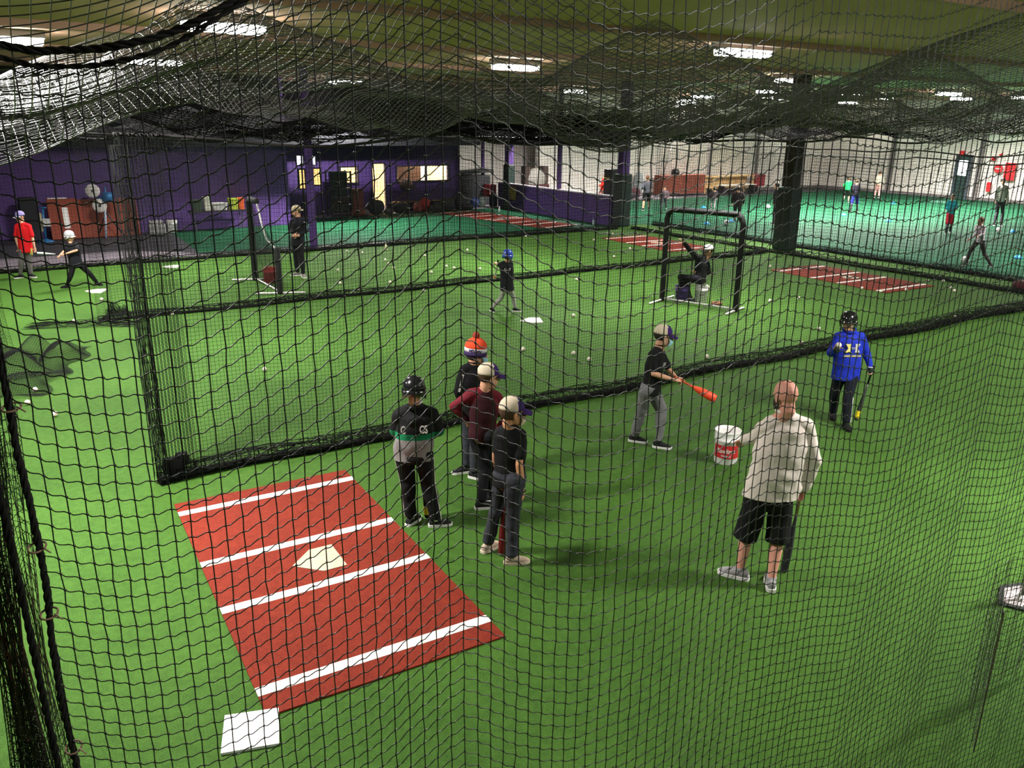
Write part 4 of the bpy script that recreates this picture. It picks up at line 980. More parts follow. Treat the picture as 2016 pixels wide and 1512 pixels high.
o = MB().rings([hatring(.0945, .068), hatring(.094, .09), hatring(.086, .115), hatring(.066, .142), hatring(.038, .160), hatring(.008, .166)], 0, True).obj('bobble_hat', mO, T.t, True)
subpart(T, MB().rings([hatring(.096, .034), hatring(.097, .072)], 0, True), 'white_band', mW, o); subpart(T, MB().rings([hatring(.097, -.004), hatring(.099, .036)], 0, True), 'cuff', mP, o)
pm = MB(); pm.ell(T.hd + T.hu * .185 * hs - T.hfw * .02 * hs, .035 * hs); subpart(T, pm, 'pompom', mR, o)
c_ = T.hd + (-T.hfw * .012 + T.hu * .052) * hs; rt = unit(T.hr * .55 + T.hfw * .84)   # side of the hat towards the viewer
side = unit(np.cross(rt, T.hu)); me, _m = text_part(None, 'CLEMSON', c_, rt, T.hu, .044 * hs, mP, bold=.02, wrap=(c_, .10 * hs, .101 * hs))
link('lettering', me, mP, T.t)
sl = T.sa + (T.ea - T.sa) * .55 + unit(CAM - T.sa) * nd(1, 1, 0) * .062; ar = unit(T.sa - T.ea)
text_part(T, 'PERFORMANCE', sl, ar, nd(1, 0, 0), .032, F_white, bold=.02, squash=.9)

# --- boy in maroon
T = person('boy in a maroon raglan top and cream and purple cap, hands on hips', dict(s=.89, ba=52, hf=28, hp=-.12, hs=1.0,
    fa=(948, 998), fb=(968, 988), hd=(962, 742), nk=(955, 765), sa=(926, 776, -.04), sb=(979, 782, .06), ea=(893, 800, -.02), wa=(918, 826, .0), eb=(1000, 822, .08), wb=(978, 846, .05),
    ha=(938, 856), hb=(964, 858), ka=(954, 922), kb=(968, 922), aa=(948, 988), ab=(968, 974), ta=15, tb=20,
    hda=dict(d=nd(.35, .1, -.7), p=nd(.5, 1, 0), c=.4), hdb=dict(d=nd(-.4, .3, -.3), p=nd(0, 1, 0), c=.4)), 2)
def rz(C):
    q = (C - T.shc) @ T.latv; h_ = (C - T.hc) @ T.up / np.linalg.norm(T.shc - T.hc); lim = np.interp(h_, [0, .6, 1.05, 1.2], [.19, .165, .07, .03]); return np.where(np.abs(q + .01) > lim, 1, 0)
shirt(T, [fabric('34121a'), fabric('6a1d29')], 'raglan_top', True, hem=.05, loose=1.0, wr=.008, seed=41, zone=rz); collar(T, fabric('2a1216'))
pants(T, [fabric('121217')], 'pants', loose=1.05, wr=.007, seed=14); hair(T, M_hairb, .95); face(T); cap(T, M_cream, M_capp, M_capp)
shoes(T, M_blkshoe, M_wsole, None, mat('neon_lace', (.15, .7, .12), .6, bump=0))

# --- boy in front
T = person('nearest of the waiting boys, in black tee, dark grey pants and cream cap', dict(s=.89, ba=38, hf=22, hp=-.12, hs=1.0, skin='tan',
    fa=(960, 1084), fb=(1010, 1108), hd=(1009, 812), nk=(1005, 838), sa=(985, 852, .02), sb=(1024, 856, .0), ea=(975, 900, .12), wa=(985, 945, .2), eb=(1022, 914, -.10), wb=(1028, 966, -.08),
    ha=(992, 944), hb=(1012, 946), ka=(978, 1000), kb=(1009, 1010), aa=(960, 1070), ab=(1008, 1095), ta=48, tb=12,
    hda=dict(skip=1), hdb=dict(c=.7, p=nd(-1, .3, 0))), 2)
shirt(T, [F_black], 'tee', False, hem=.06, loose=1.0, wr=.008, seed=51, sl=.50); collar(T, F_black)
pants(T, [fabric('2e2f36')], 'pants', loose=1.12, wr=.010, seed=24); hair(T, M_hairb, .98, .01); face(T, mat('mask_tan', (.55, .42, .30), .8)); cap(T, M_cream, M_capp, M_capp)
shoes(T, fabric('b49f8c'), mat('cream_sole', (.62, .52, .42), .6), None, F_blk2)
mb = MB(); mb.tube([T.wb + (nd(math.cos(a), math.sin(a), 0)) * .030 for a in np.linspace(0, 2 * PI, 14)], .005, 6); mb.obj('wristband', F_black, T.t, True)
kb_ = gnd(987, 1094); bat(nd(kb_[0] + .03, kb_[1] + .12, .78), nd(kb_[0], kb_[1], .012), 'dark red baseball bat standing between the legs of the nearest waiting boy', F_black, mat('bat_red', (.14, .012, .015), .25, .3, bump=0), r=.032)

# --- small batter in the blue helmet
T = person('small boy in a blue helmet and black shirt finishing a swing on the turf', dict(s=.76, ba=110, hf=60, hp=-.1, hs=.93,
    fa=(965, 620), fb=(1017, 612), hd=(1000, 503), nk=(999, 513), sa=(989, 520, .0), sb=(1006, 520, .03), ea=(983, 522, .02), wa=(978, 519, .14), eb=(992, 524, .2), wb=(981, 519, .2),
    ha=(995, 563), hb=(1002, 563), ka=(987, 586), kb=(1011, 587), aa=(968, 607), ab=(1014, 607), ta=-60, tb=-5,
    hda=dict(c=1.1, p=nd(0, 0, -1)), hdb=dict(c=1.1, p=nd(0, 0, -1))), 1)
shirt(T, [fabric('14161c')], 'shirt', False, hem=.12, loose=1.12, wr=.008, seed=61)
pants(T, [mat('camo', (.30, .29, .26), .85, var=.6, scale=14)], 'camo_pants', loose=1.0); shoes(T, F_black, M_wsole); hair(T, M_hair, low=.03)
helmet(T, mat('helmet_blue', (.03, .07, .42), .2, bump=0, coat=.5))
text_part(T, 'CAT', T.shc - T.up * .10 - T.fwd * .135 * T.s, T.latv, T.up, .07, F_white, bold=.02)
gm = (T.wa + T.wb) / 2; tp = atY(973, 550, T.Y0 + .25); bat(gm + unit(gm - tp) * .08, tp, 'slim bat with an orange end trailing behind the boy in the blue helmet', F_black, mat('bat_pale', (.35, .42, .25), .4, bump=0), mat('bat_orange2', (.65, .12, .05), .4, bump=0), r=.026)

# --- left batter
T = person('batter in a pale helmet and black clothes swinging a silver bat at the left', dict(s=.80, ba=-40, hf=-20, hp=-.1, hs=.95, sg=-1,
    fa=(127, 568), fb=(196, 562), hd=(137, 465), nk=(139, 476), sa=(130, 484, -.05), sb=(151, 482, .05), ea=(127, 494, -.15), wa=(118, 502, -.25), eb=(151, 493, -.1), wb=(128, 500, -.22),
    ha=(144, 520), hb=(157, 520), ka=(139, 543), kb=(177, 539), aa=(132, 561), ab=(191, 556), ta=200, tb=-10,
    hda=dict(c=1.1, p=nd(0, 0, -1)), hdb=dict(c=1.1, p=nd(0, 0, -1))), 1)
shirt(T, [fabric('14141a')], 'shirt', False, hem=.08, loose=1.1, seed=71); pants(T, [F_black], 'pants', loose=1.0); shoes(T, F_black, F_blk2); hair(T, M_hair, low=.03)
helmet(T, mat('helmet_pale', (.42, .42, .44), .25, bump=0, coat=.4)); 
gm = (T.wa + T.wb) / 2 - nd(.04, 0, 0); tp = atY(72, 498, T.Y0 - .45); bat(gm - unit(tp - gm) * .08, tp, 'silver bat swung by the batter in the pale helmet at the left', F_black, mat('bat_silver', (.65, .66, .75), .25, .6, bump=0), r=.028)

# --- boy in red
T = person('boy in a bright red tee and purple cap standing at the left edge', dict(s=.90, ba=-60, hf=-110, hp=-.1, hs=1.0, sg=-1,
    fa=(41, 548), fb=(62, 546), hd=(39, 427), nk=(43, 438), sa=(34, 446, 0), sb=(57, 446, 0), ea=(31, 468, 0), wa=(37, 489, 0), eb=(64, 469, .0), wb=(68, 487, -.05),
    ha=(45, 492), hb=(57, 492), ka=(42, 518), kb=(57, 517), aa=(40, 541), ab=(61, 540), ta=-120, tb=-20), 1)
shirt(T, [fabric('d81a22')], 'tee', False, hem=.06, loose=1.1, seed=81); pants(T, [mat('camo_dark', (.11, .10, .10), .85, var=.6, scale=14)], 'pants'); shoes(T, F_black, M_wsole); hair(T, M_hair); cap(T, fabric('8a7fb8'), fabric('8a7fb8'), fabric('c9c3d8')); face(T)
mb = MB(); mb.box(T.hb + nd(.09, -.08, -.03), (.07, .03, .16), bev=.01); mb.obj('yellow_glove', mat('dull_yellow', (.45, .38, .08), .8), T.t, True)

# --- man in dark clothes by the purple post
T = person('man in dark clothes and a tan cap standing beside the slim purple post', dict(s=1.03, ba=-110, hf=-150, hp=-.15, hs=1.05, sg=-1,
    fa=(585, 543), fb=(596, 547), hd=(583, 416), nk=(584, 427), sa=(576, 436, 0), sb=(598, 435, 0), ea=(573, 452, 0), wa=(579, 463, -.22), eb=(604, 453, 0), wb=(586, 464, -.22),
    ha=(581, 477), hb=(592, 477), ka=(583, 506), kb=(594, 506), aa=(586, 536), ab=(597, 539), ta=200, tb=-60,
    hda=dict(d=nd(.8, -.4, 0), p=nd(0, 1, 0)), hdb=dict(d=nd(-.8, -.4, 0), p=nd(0, 1, 0))), 1)
shirt(T, [fabric('17161f')], 'pullover', True, hem=.08, loose=1.05, seed=91); pants(T, [fabric('15151a')], 'pants', loose=1.0); shoes(T, F_grey, M_wsole, F_white); hair(T, M_hairb); cap(T, fabric('b8a88c'), fabric('b8a88c'), fabric('b8a88c'), back=True); face(T)
mb = MB(); mb.ell(hp_(T, 0, .055, -.07), (.05, .045, .04), T.hr, T.hfw, T.hu); mb.obj('beard', M_hairb, T.t, True)
mb = MB(); mb.tube([T.sb + nd(.02, -.09, .0), (T.sb + T.eb) / 2 + nd(.05, -.06, 0), T.eb + nd(.03, -.07, 0)], .012, 6); mb.obj('sleeve_stripe', fabric('7f86b0'), T.t, True)

# --- pitcher seated behind the screen
T = person('pitcher in black with a white cap seated behind the screen, arm raised', dict(s=.98, ba=200, hf=190, hp=-.1, hs=1.0, Y=18.3, sg=1,
    fa=(1345, 592), fb=(1356, 590), hd=(1394, 494), nk=(1389, 506), sa=(1372, 506, -.12), sb=(1391, 514, .12), ea=(1358, 492, -.22), wa=(1347, 478, -.28), eb=(1395, 536, .1), wb=(1370, 534, -.05),
    ha=(1375, 550, -.1), hb=(1380, 552, .1), ka=(1340, 545, -.12), kb=(1345, 547, .12), aa=(1347, 583), ab=(1357, 582), ta=190, tb=200,
    hda=dict(c=.4, p=nd(-1, 0, 0)), hdb=dict(c=.8, p=nd(0, 0, -1))), 1)
shirt(T, [fabric('121216')], 'hoodie', True, hem=.03, loose=1.08, seed=95); pants(T, [fabric('16141f')], 'pants', loose=1.05); shoes(T, F_grey, M_wsole); hair(T, M_hair); cap(T, F_white, F_white, F_black); face(T)
text_part(T, 'A', T.shc - T.up * .14 + T.fwd * .135 * T.s, T.latv, T.up, .12, M_silver)
PIT = T

# --- people on the football turf and beyond
def far(label, s, ba, feet, head, top, topcol, botcol, pose='stand', short=False, long_=True, haircol=None, extra=None, sx=None, near=0, hem=.05, loose=1.05, capc=None):
    fa, fb = feet; Y = (gnd(*fa)[1] + gnd(*fb)[1]) / 2; f = vis_dir(ba); lat = vis_dir(ba - 90); sg = 1 if lat[0] >= 0 else -1; lb = lat * sg
    H = atY(head[0], head[1], Y); ft = (gnd(*fa) + gnd(*fb)) / 2; total = H[2] + .09 * s
    def px(P):
        d = P - CAM; z = d @ _f; return 1008 + FPX * (d @ _R) / z, 756 - FPX * (d @ _U) / z, P[1] - Y
    lean = (H - ft); lean[2] = 0; Hh = H[2]
    at = lambda h, l=0., fo=0.: ft * nd(1, 0, 0) + nd(0, Y, 0) + lean * (h / Hh) * nd(1, 0, 0) + nd(0, 0, h) + lb * l * s + f * fo * s
    k = Hh / (1.60 * s)
    g = dict(s=s, ba=ba, sg=sg, fa=fa, fb=fb, Y=Y, hd=px(at(Hh)), nk=px(at(1.46 * s * k)), sa=px(at(1.40 * s * k, -.16)), sb=px(at(1.40 * s * k, .16)), ha=px(at(.90 * s * k, -.09)), hb=px(at(.90 * s * k, .09)),
             ea=px(at(1.13 * s * k, -.25, -.02)), wa=px(at(.88 * s * k, -.24, .08)), eb=px(at(1.13 * s * k, .25, -.02)), wb=px(at(.88 * s * k, .24, .08)), aa=(fa[0], fa[1] - 2), ab=(fb[0], fb[1] - 2), ta=ba, tb=ba, hs=s ** .4)
    A_, B_ = gnd(*fa), gnd(*fb)
    ya, yb = (Y + A_[1]) / 2, (Y + B_[1]) / 2
    ka = (at(.90 * s * k, -.09) + A_) / 2 + f * .05; kb = (at(.90 * s * k, .09) + B_) / 2 + f * .05; g['ka'] = px(ka + f * .04 * (pose == 'run')); g['kb'] = px(kb + f * .04 * (pose == 'run'))
    if pose == 'run':
        g['ea'] = px(at(1.15 * s * k, -.22, -.14)); g['wa'] = px(at(1.05 * s * k, -.24, .06)); g['eb'] = px(at(1.16 * s * k, .22, .10)); g['wb'] = px(at(1.10 * s * k, .20, .28))
    if extra: g.update(extra)
    g.setdefault('hda', dict(c=.6)); g.setdefault('hdb', dict(c=.6))
    T = person(label, g, near)
    shirt(T, [fabric(topcol)], 'top', long_, hem=hem, loose=loose, seed=len(label)); pants(T, [fabric(botcol)], 'shorts' if short else 'pants', short=short and 1 or 0, loose=1.0)
    if sx: 
        for a_, k_ in ((T.aa, T.ka), (T.ab, T.kb)): mb = MB(); mb.tube([a_, a_ + (k_ - a_) * .85], [.045 * s, .058 * s], 10); mb.obj('sock', fabric(sx), T.t, True)
    shoes(T, F_blk2, M_wsole); hair(T, haircol or M_hairb, 1.05)
    return T
far('child in a teal shirt and red shorts running on the football turf', .80, 250, ((1862, 459), (1870, 456)), (1876, 389), 0, '1f8a94', 'a01c2c', 'run', True, True, sx='14141a')
far('child in a white shirt and dark pants dribbling a football toward the left', .78, 200, ((1902, 520), (1951, 523)), (1931, 436), 0, 'd5c6cf', '3a3236', 'run', near=1, haircol=mat('hair_red', (.10, .03, .015), .7), extra=dict(ea=(1922, 461, -.1), wa=(1910, 470, -.1)))
far('adult in a white top and dark pants at the right edge of the football turf', .98, 265, ((1957, 442), (1971, 443)), (1975, 357), 0, 'dccfc8', '33333a', 'stand', near=0, haircol=M_hair)
far('child in a bright green top near the middle of the white wall', .82, 60, ((1659, 398), (1670, 398)), (1671, 353), 0, '1fb45a', '10201a', 'run', True)
far('child in a navy top and blue shorts running in front of the child in green', .82, 75, ((1674, 417), (1688, 416)), (1687, 358), 0, '17141f', '24287a', 'run', True, sx='14141a')
far('child in pale clothes standing against the white wall', .84, 80, ((1722, 388), (1730, 389)), (1733, 341), 0, 'c9c0a6', 'c7958c', 'stand')
far('small long haired child in a dark top, back turned, above the screen top', .72, 80, ((1400, 410), (1406, 411)), (1407, 373), 0, '2a2226', '6f6a6e', 'stand', haircol=M_hair)
far('dark haired adult in a maroon jacket, back turned, above the screen corner', .98, 85, ((1446, 434), (1456, 434)), (1454, 373), 0, '23161c', '1b181c', 'stand', haircol=M_hair)
far('adult in black standing against the left side of the big dark column', 1.0, 170, ((1524, 440), (1532, 440)), (1529, 366), 0, '0e0d12', '0e0d12', 'stand', haircol=M_hair)
far('person in a grey top and black shorts just right of the purple column', .98, 90, ((1266, 413), (1278, 411)), (1275, 351), 0, '56565f', '0f0f12', 'run', True, haircol=mat('hair_ginger', (.16, .07, .03), .7))
far('child in a grey and pink top left of the screen top', .78, 265, ((1302, 411), (1311, 410)), (1308, 371), 0, '6c5a62', '3c3c44', 'stand', haircol=M_hair)
far('person in an orange red shirt leaning behind the low purple wall', .95, 190, ((1176, 405), (1190, 404)), (1190, 347), 0, 'd42a1c', '8a5a50', 'run', haircol=mat('hair_grey', (.3, .28, .26), .7))
# ------------------------------------------------------------------ mats, plates, screens
M_clay = turf('clay_mat', (.10, .0125, .0075), (.22, .030, .0150)); M_line = mat('mat_line', (.74, .68, .64), .8, var=.05); M_plate = mat('plate_cream', (.42, .35, .25), .7, var=.25, scale=25)
def plate_pts(c, ax, s=.43, z=0): 
    n_ = np.array([-ax[1], ax[0], 0]); P = [c + ax * s * .5 + n_ * s * .5, c + ax * s * .5 - n_ * s * .5, c - n_ * s * .5, c - ax * s * .5, c + n_ * s * .5]
    return [p + np.array([0, 0, z]) for p in P]
def bmat(A, su, tv, label, Wd=1.83, Ln=3.66, plate=True, group=None, off=(.415, 1.56), lw=.10):
    A = np.asarray(A, float); t = thing('batting_mat', A, label, 'mat', group)
    Q = [A, A + su * Wd, A + su * Wd + tv * Ln, A + tv * Ln]
    MB().poly([p + np.array([0, 0, .014]) for p in Q], .012).obj('mat_surface', M_clay, t)
    for o_ in (-off[1], -off[0], off[0], off[1]):
        c = A + tv * (Ln / 2 + o_); MB().poly([p + np.array([0, 0, .017]) for p in (c - tv * lw / 2, c - tv * lw / 2 + su * Wd, c + tv * lw / 2 + su * Wd, c + tv * lw / 2)], .003).obj('chalk_line', M_line, t)
    if plate: MB().poly(plate_pts(A + tv * Ln / 2 + su * Wd * .5, su, z=.019), .004).obj('home_plate', M_plate, t)
A = gnd(343, 995); sA = unit(gnd(683, 926) - A)
tA = np.array([sA[1], -sA[0], 0]); bmat(A, sA, tA, 'large red clay batting mat with four white lines lying in the foreground')
A = gnd(1516, 532); s_ = vis_dir(30.5); bmat(A, s_, np.array([s_[1], -s_[0], 0]), 'red batting mat lying to the right of the pitching screen', Wd=1.9)
A = gnd(1184, 469); bmat(A, s_, np.array([s_[1], -s_[0], 0]), 'red batting mat lying behind the pitching screen')
A = gnd(925, 415); q = unit(gnd(1160, 446) - A); n_ = np.array([q[1], -q[0], 0])
for k, lb in ((0, 'farther'), (1, 'nearer')):
    bmat(A + q * k * 3.5 + n_ * 0, n_, q, '%s of two faded red mats on the teal turf by the purple wall' % lb, Ln=3.45, plate=False)
M_pw = mat('plate_white', (.80, .78, .70), .6, var=.08)
for (x, y, ax, lb) in ((1045, 632, 8, 'white home plate in front of the boy in the blue helmet'), (187, 574, 8, 'white home plate under the feet of the batter at the left'), (335, 526, 8, 'white home plate on the turf behind the bunched net')):
    c = gnd(x, y); tag(MB().poly(plate_pts(c, vis_dir(ax), z=.022), .02).obj('home_plate', M_pw, origin=c), lb, 'home plate')
c = [gnd(*q) for q in ((443, 1413), (549, 1398), (550, 1468), (435, 1488))]
tag(MB().poly([p + np.array([0, 0, .02]) for p in c], .018).obj('throw_down_base', mat('base_white', (.86, .85, .86), .5, var=.03), origin=c[0]), 'plain white square base lying on the turf below the red mat', 'base')

def bucket(c, r, h, m_, label, lid=None, handle=True, labelc=None, tilt=0):
    t = thing('bucket', c, label, 'bucket')
    MB().lathe(c, [(r * .86, 0), (r * .90, .01), (r * .94, h * .70), (r * 1.0, h * .72), (r * 1.0, h * .75), (r * .955, h * .76), (r * .98, h * .97), (r * 1.02, h), (r * .97, h), (r * .93, h * .9), (r * .86, .02), (.001, .02)], 32, cap=False).obj('tub', m_, t, True)
    if handle:
        mb = MB(); cam_ = unit(CAM - np.asarray(c)); sd = unit(np.array([-cam_[1], cam_[0], 0])); f = unit(np.array([cam_[0], cam_[1], 0]))
        mb.tube([c + sd * r * 1.03 * math.cos(a) + f * (r * .85 * math.sin(a)) + np.array([0, 0, h * .86 - r * .35 * math.sin(a)]) for a in np.linspace(0, PI, 16)], .004, 6); mb.obj('handle', mat('wire', (.5, .5, .5), .35, .8, bump=0), t, True)
    return t
M_tub = mat('bucket_white', (.80, .78, .76), .45, var=.04, bump=0)
c = gnd(1428, 908); bt = bucket(c, .150, .40, M_tub, 'white plastic bucket of balls with a red label beside the bald man')
mb = MB(); k = 20; cam_a = math.atan2(-c[1], -c[0]); RR = [[c + np.array([math.cos(a), math.sin(a), 0]) * .1435 + np.array([0, 0, z]) for a in np.linspace(cam_a - 1.15, cam_a + 1.25, k)] for z in (.085, .245)]
mb.rings(RR, 0, False, False); mb.obj('red_label', mat('label_red', (.50, .02, .025), .5, bump=0), bt, True)
rt = np.array([-math.sin(cam_a), math.cos(cam_a), 0]); 
for txt, zz, sz, sq in (('Rawlings', .175, .075, .85), ('BASEBALLS', .115, .026, .9)):
    me, _ = text_part(None, txt, c + np.array([0, 0, zz]), rt, np.array([0, 0, 1.]), sz, None, bold=.02, wrap=(c + np.array([0, 0, zz]), .1440, .1440), squash=sq)
    link('lettering', me, F_white, bt)
c = gnd(533, 556); t = bucket(c, .17, .37, mat('bucket_red', (.45, .02, .02), .5, bump=0), 'red bucket standing behind the left pitching screen')
c = atY(1343, 588, 18.3); c[2] = 0; bucket(c, .17, .36, mat('bucket_purple', (.06, .03, .16), .5, bump=0), 'purple bucket under the legs of the seated pitcher', handle=False)
c = PIT.hc.copy(); c[2] = 0; c[0] += .06; bucket(c, .15, min(.44, PIT.hc[2] - .12), M_tub, 'white bucket the pitcher sits on behind the screen', handle=False)
c = gnd(340, 457); bucket(np.array(c), .19, .42, M_tub, 'white bucket on the floor against the purple wall')

M_padb = mat('screen_pad', (.004, .004, .0045), .75, var=.3, scale=12, bump=.4); M_steel = mat('white_steel', (.62, .60, .58), .4, bump=.05)
def rowmesh(P00, P10, P01, P11, nu, nv, rad, name, parent):
    a = np.linspace(0, 1, nu)[:, None, None]; b = np.linspace(0, 1, nv)[None, :, None]
    G = P00 * (1 - a) * (1 - b) + P10 * a * (1 - b) + P01 * (1 - a) * b + P11 * a * b
    nn = unit(np.cross(P10 - P00, P01 - P00)); G = G + nn * .05 * (np.sin(PI * a) * np.sin(PI * b))
    o = strands_mesh(name, [(G, rad, 3, 0), (np.transpose(G, (1, 0, 2)), rad, 3, 0)], [M_netf]); o.parent = parent; o.data.transform(Matrix.Translation(-Vector(parent['_o']))); return o
A = gnd(1303, 592); B = gnd(1447, 614); t = thing('pitching_screen', (A + B) / 2, 'tall square pitching screen with a padded black frame in front of the seated pitcher', 'screen')
Zs = np.array([0, 0, 1.]); d = unit(B - A); nrm = np.array([-d[1], d[0], 0]); Hs = 2.06
for p, e in ((A, 1), (B, -1)):
    mb = MB(); mb.tube([p + Zs * .05, p + Zs * (Hs - .22), p + Zs * (Hs - .10) + d * e * .03, p + Zs * (Hs - .02) + d * e * .12], .062, 12, round_=True); mb.obj('padded_post', M_padb, t, True)
    for sg_ in (1, -1):
        mb = MB(); mb.tube([p + Zs * .03, p + nrm * sg_ * .55 * (1 if e == 1 else .8) + d * (.0) + Zs * .025], .024, 8, round_=True); mb.obj('foot', M_steel, t, True)
mb = MB(); mb.tube([A + Zs * (Hs - .02) + d * .12, B + Zs * (Hs - .02) - d * .12], .062, 12, round_=True); mb.obj('padded_top_bar', M_padb, t, True)
mb = MB(); mb.tube([A + Zs * .06, B + Zs * .06], .022, 8); mb.obj('bottom_bar', M_steel, t, True)
rowmesh(A + Zs * .06, B + Zs * .06, A + Zs * (Hs - .05), B + Zs * (Hs - .05), 42, 50, .0028, 'screen_net', t)
# L shaped screen at the left
A = gnd(503, 552); B = gnd(552, 579); t = thing('pitching_screen', (A + B) / 2, 'narrow black L shaped pitching screen with a stepped top at the left', 'screen'); d = unit(B - A); nrm = np.array([-d[1], d[0], 0])
hA, hB = atY(490, 392, A[1])[2], atY(546, 492, B[1])[2]; L = np.linalg.norm(B - A)
mb = MB(); mb.tube([A + Zs * .05, A + Zs * (hA - .06), A + Zs * hA + d * .08, A + Zs * hA + d * L * .32], .075, 12, round_=True); mb.obj('padded_post', M_padb, t, True)
mb = MB(); mb.tube([B + Zs * .05, B + Zs * hB], .07, 12, round_=True); mb.obj('padded_post', M_padb, t, True)
mb = MB(); mb.tube([A + Zs * hA + d * L * .32, A + d * L * .45 + Zs * (hB + (hA - hB) * .55), A + d * L * .62 + Zs * (hB + .15), B + Zs * hB], .022, 8); mb.obj('step_bar', M_steel, t, True)
mb = MB(); mb.tube([A + Zs * .06, B + Zs * .06], .022, 8); mb.obj('bottom_bar', M_steel, t, True)
for p in (A, B):
    mb = MB(); mb.tube([p + Zs * .028 - nrm * .5 - d * .2, p + Zs * .03, p + Zs * .028 + nrm * .5 + d * .2], .024, 8, round_=True); mb.obj('foot', M_steel, t, True)
rowmesh(A + Zs * .06, B + Zs * .06, A + Zs * hA, B + Zs * hB, 34, 46, .0036, 'screen_net', t)
# batting tee cut by the right edge
c = gnd(2010, 1185); t = thing('batting_tee', c, 'black batting tee with a white plate, cut by the right edge of the picture', 'batting tee')
ax = vis_dir(14); P = plate_pts(c, ax, .46, .022); MB().poly(P, .02).obj('base_plate', mat('rubber_black', (.012, .012, .013), .5), t)
MB().poly(plate_pts(c, ax, .36, .026), .004).obj('plate_inset', mat('plate_scuffed', (.42, .36, .36), .6, var=.6, scale=14), t)
mb = MB(); mb.lathe(c, [(.055, .026), (.05, .045), (.03, .06), (.02, .07)], 20); mb.obj('socket', M_tub, t, True)
mb = MB(); mb.lathe(c, [(.016, .05), (.016, .30), (.016, .34)], 14); mb.obj('pole', mat('tee_pole', (.10, .12, .08), .4, .3), t, True)
mb = MB(); mb.lathe(c, [(.02, .33), (.03, .35), (.03, .39), (.022, .41), (.018, .62), (.028, .68), (.034, .72)], 16); mb.obj('rubber_top', mat('rubber_black', (.012, .012, .013), .5), t, True)

# ------------------------------------------------------------------ baseballs on the turf
def bb(x, y, label, grp=None, k=[0]):
    k[0] += 1; p = gnd(x, y, .037); return baseball(p, label, grp, seed=k[0])
for (x, y, lb) in [(108, 815, 'baseball on bright turf just right of the net heap at the left edge'), (69, 767, 'upper of two baseballs caught in the net heap at the left edge'), (54, 792, 'lower of two baseballs caught in the net heap at the left edge'),
                   (521, 727, 'lone baseball on the turf far to the left of the bobble hat'), (1030, 687, 'baseball on the turf just right of the bobble hat'), (1129, 695, 'left of the pair of baseballs between the bobble hat and the orange bat swinger'),
                   (1160, 707, 'right of the pair of baseballs between the bobble hat and the orange bat swinger'), (1129, 621, 'baseball on the turf just right of the white home plate'), (1371, 670, 'baseball on the turf right of the orange bat swinger\'s cap'),
                   (1392, 702, 'baseball against the net hem above the orange bat'), (1578, 675, 'baseball on the net hem left of the blue hoodie'), (1612, 647, 'baseball on the turf left of the blue hoodie boy\'s helmet'),
                   (1881, 623, 'baseball on the net hem toward the right edge'), (1135, 550, 'baseball on the turf right of the boy in the blue helmet'), (200, 589, 'baseball just in front of the home plate at the left'),
                   (339, 618, 'baseball against the hem of the middle divider net'), (146, 632, 'baseball against the low dark strip of net at the left'), (470, 552, 'baseball beside the foot of the L shaped screen'),
                   (1573, 587, 'baseball on open turf right of the screen, below the red mat'), (1516, 592, 'baseball on open turf just right of the screen foot'), (1394, 565, 'baseball seen through the square pitching screen')]:
    bb(x, y, lb)
G_ = 'baseballs scattered left of the blue helmet'
for (x, y, lb) in [(683, 494, 'left one of two baseballs along the far net hem, right of the purple post'), (713, 497, 'right one of two baseballs along the far net hem, left of the yellow bottle'), (758, 511, 'highest of three baseballs in a slanting row below the yellow bottle'),
                   (765, 519, 'middle one of three baseballs in a slanting row below the yellow bottle'), (775, 527, 'lowest of three baseballs in a slanting row below the yellow bottle'), (836, 503, 'lone baseball midway between the yellow bottle and the blue helmet, near the hem'),
                   (920, 492, 'baseball near the far hem, upper left of the blue helmet'), (968, 478, 'baseball at the far hem just above the blue helmet'), (1035, 465, 'baseball on the far hem, upper right of the blue helmet'),
                   (879, 524, 'left one of two close baseballs level with the small batter\'s shoulders'), (894, 527, 'right one of two close baseballs level with the small batter\'s shoulders'), (849, 536, 'baseball below and left of the close pair beside the small batter'),
                   (945, 529, 'baseball nearest to the left of the small batter\'s bat'), (768, 555, 'baseball on the turf below the slanting row of three'), (707, 570, 'baseball on the middle divider hem, farther from the small batter'), (835, 572, 'baseball on the middle divider hem, closer to the small batter'),
                   (665, 532, 'upper one of two baseballs to the right of the man in dark clothes'), (670, 557, 'lower one of two baseballs to the right of the man in dark clothes')]: bb(x, y, lb, G_)
G_ = 'baseballs around the mat behind the screen'
for (x, y, lb) in [(1206, 460, 'right one of two touching baseballs at the foot of the purple column'), (1195, 460, 'left one of two touching baseballs at the foot of the purple column'), (1255, 461, 'baseball above the far end of the mat behind the screen'),
                   (1169, 472, 'baseball left of the mat behind the screen'), (1240, 489, 'baseball below the mat behind the screen, left of the screen post'), (1209, 505, 'lone baseball on the turf lower left of the mat behind the screen')]: bb(x, y, lb, G_)
G_ = 'baseballs around the mat right of the screen'
for (x, y, lb) in [(1516, 524, 'baseball at the left tip of the red mat right of the screen'), (1857, 553, 'baseball by the net hem beyond the right end of the red mat'), (1872, 566, 'upper one of two close baseballs right of the red mat'), (1879, 572, 'lower one of two close baseballs right of the red mat'),
                   (1826, 553, 'baseball touching the right end of the red mat\'s last line'), (1784, 570, 'baseball on the near right edge of the red mat right of the screen'), (1697, 567, 'left one of two baseballs below the near edge of the red mat'), (1735, 573, 'right one of two baseballs below the near edge of the red mat')]: bb(x, y, lb, G_)
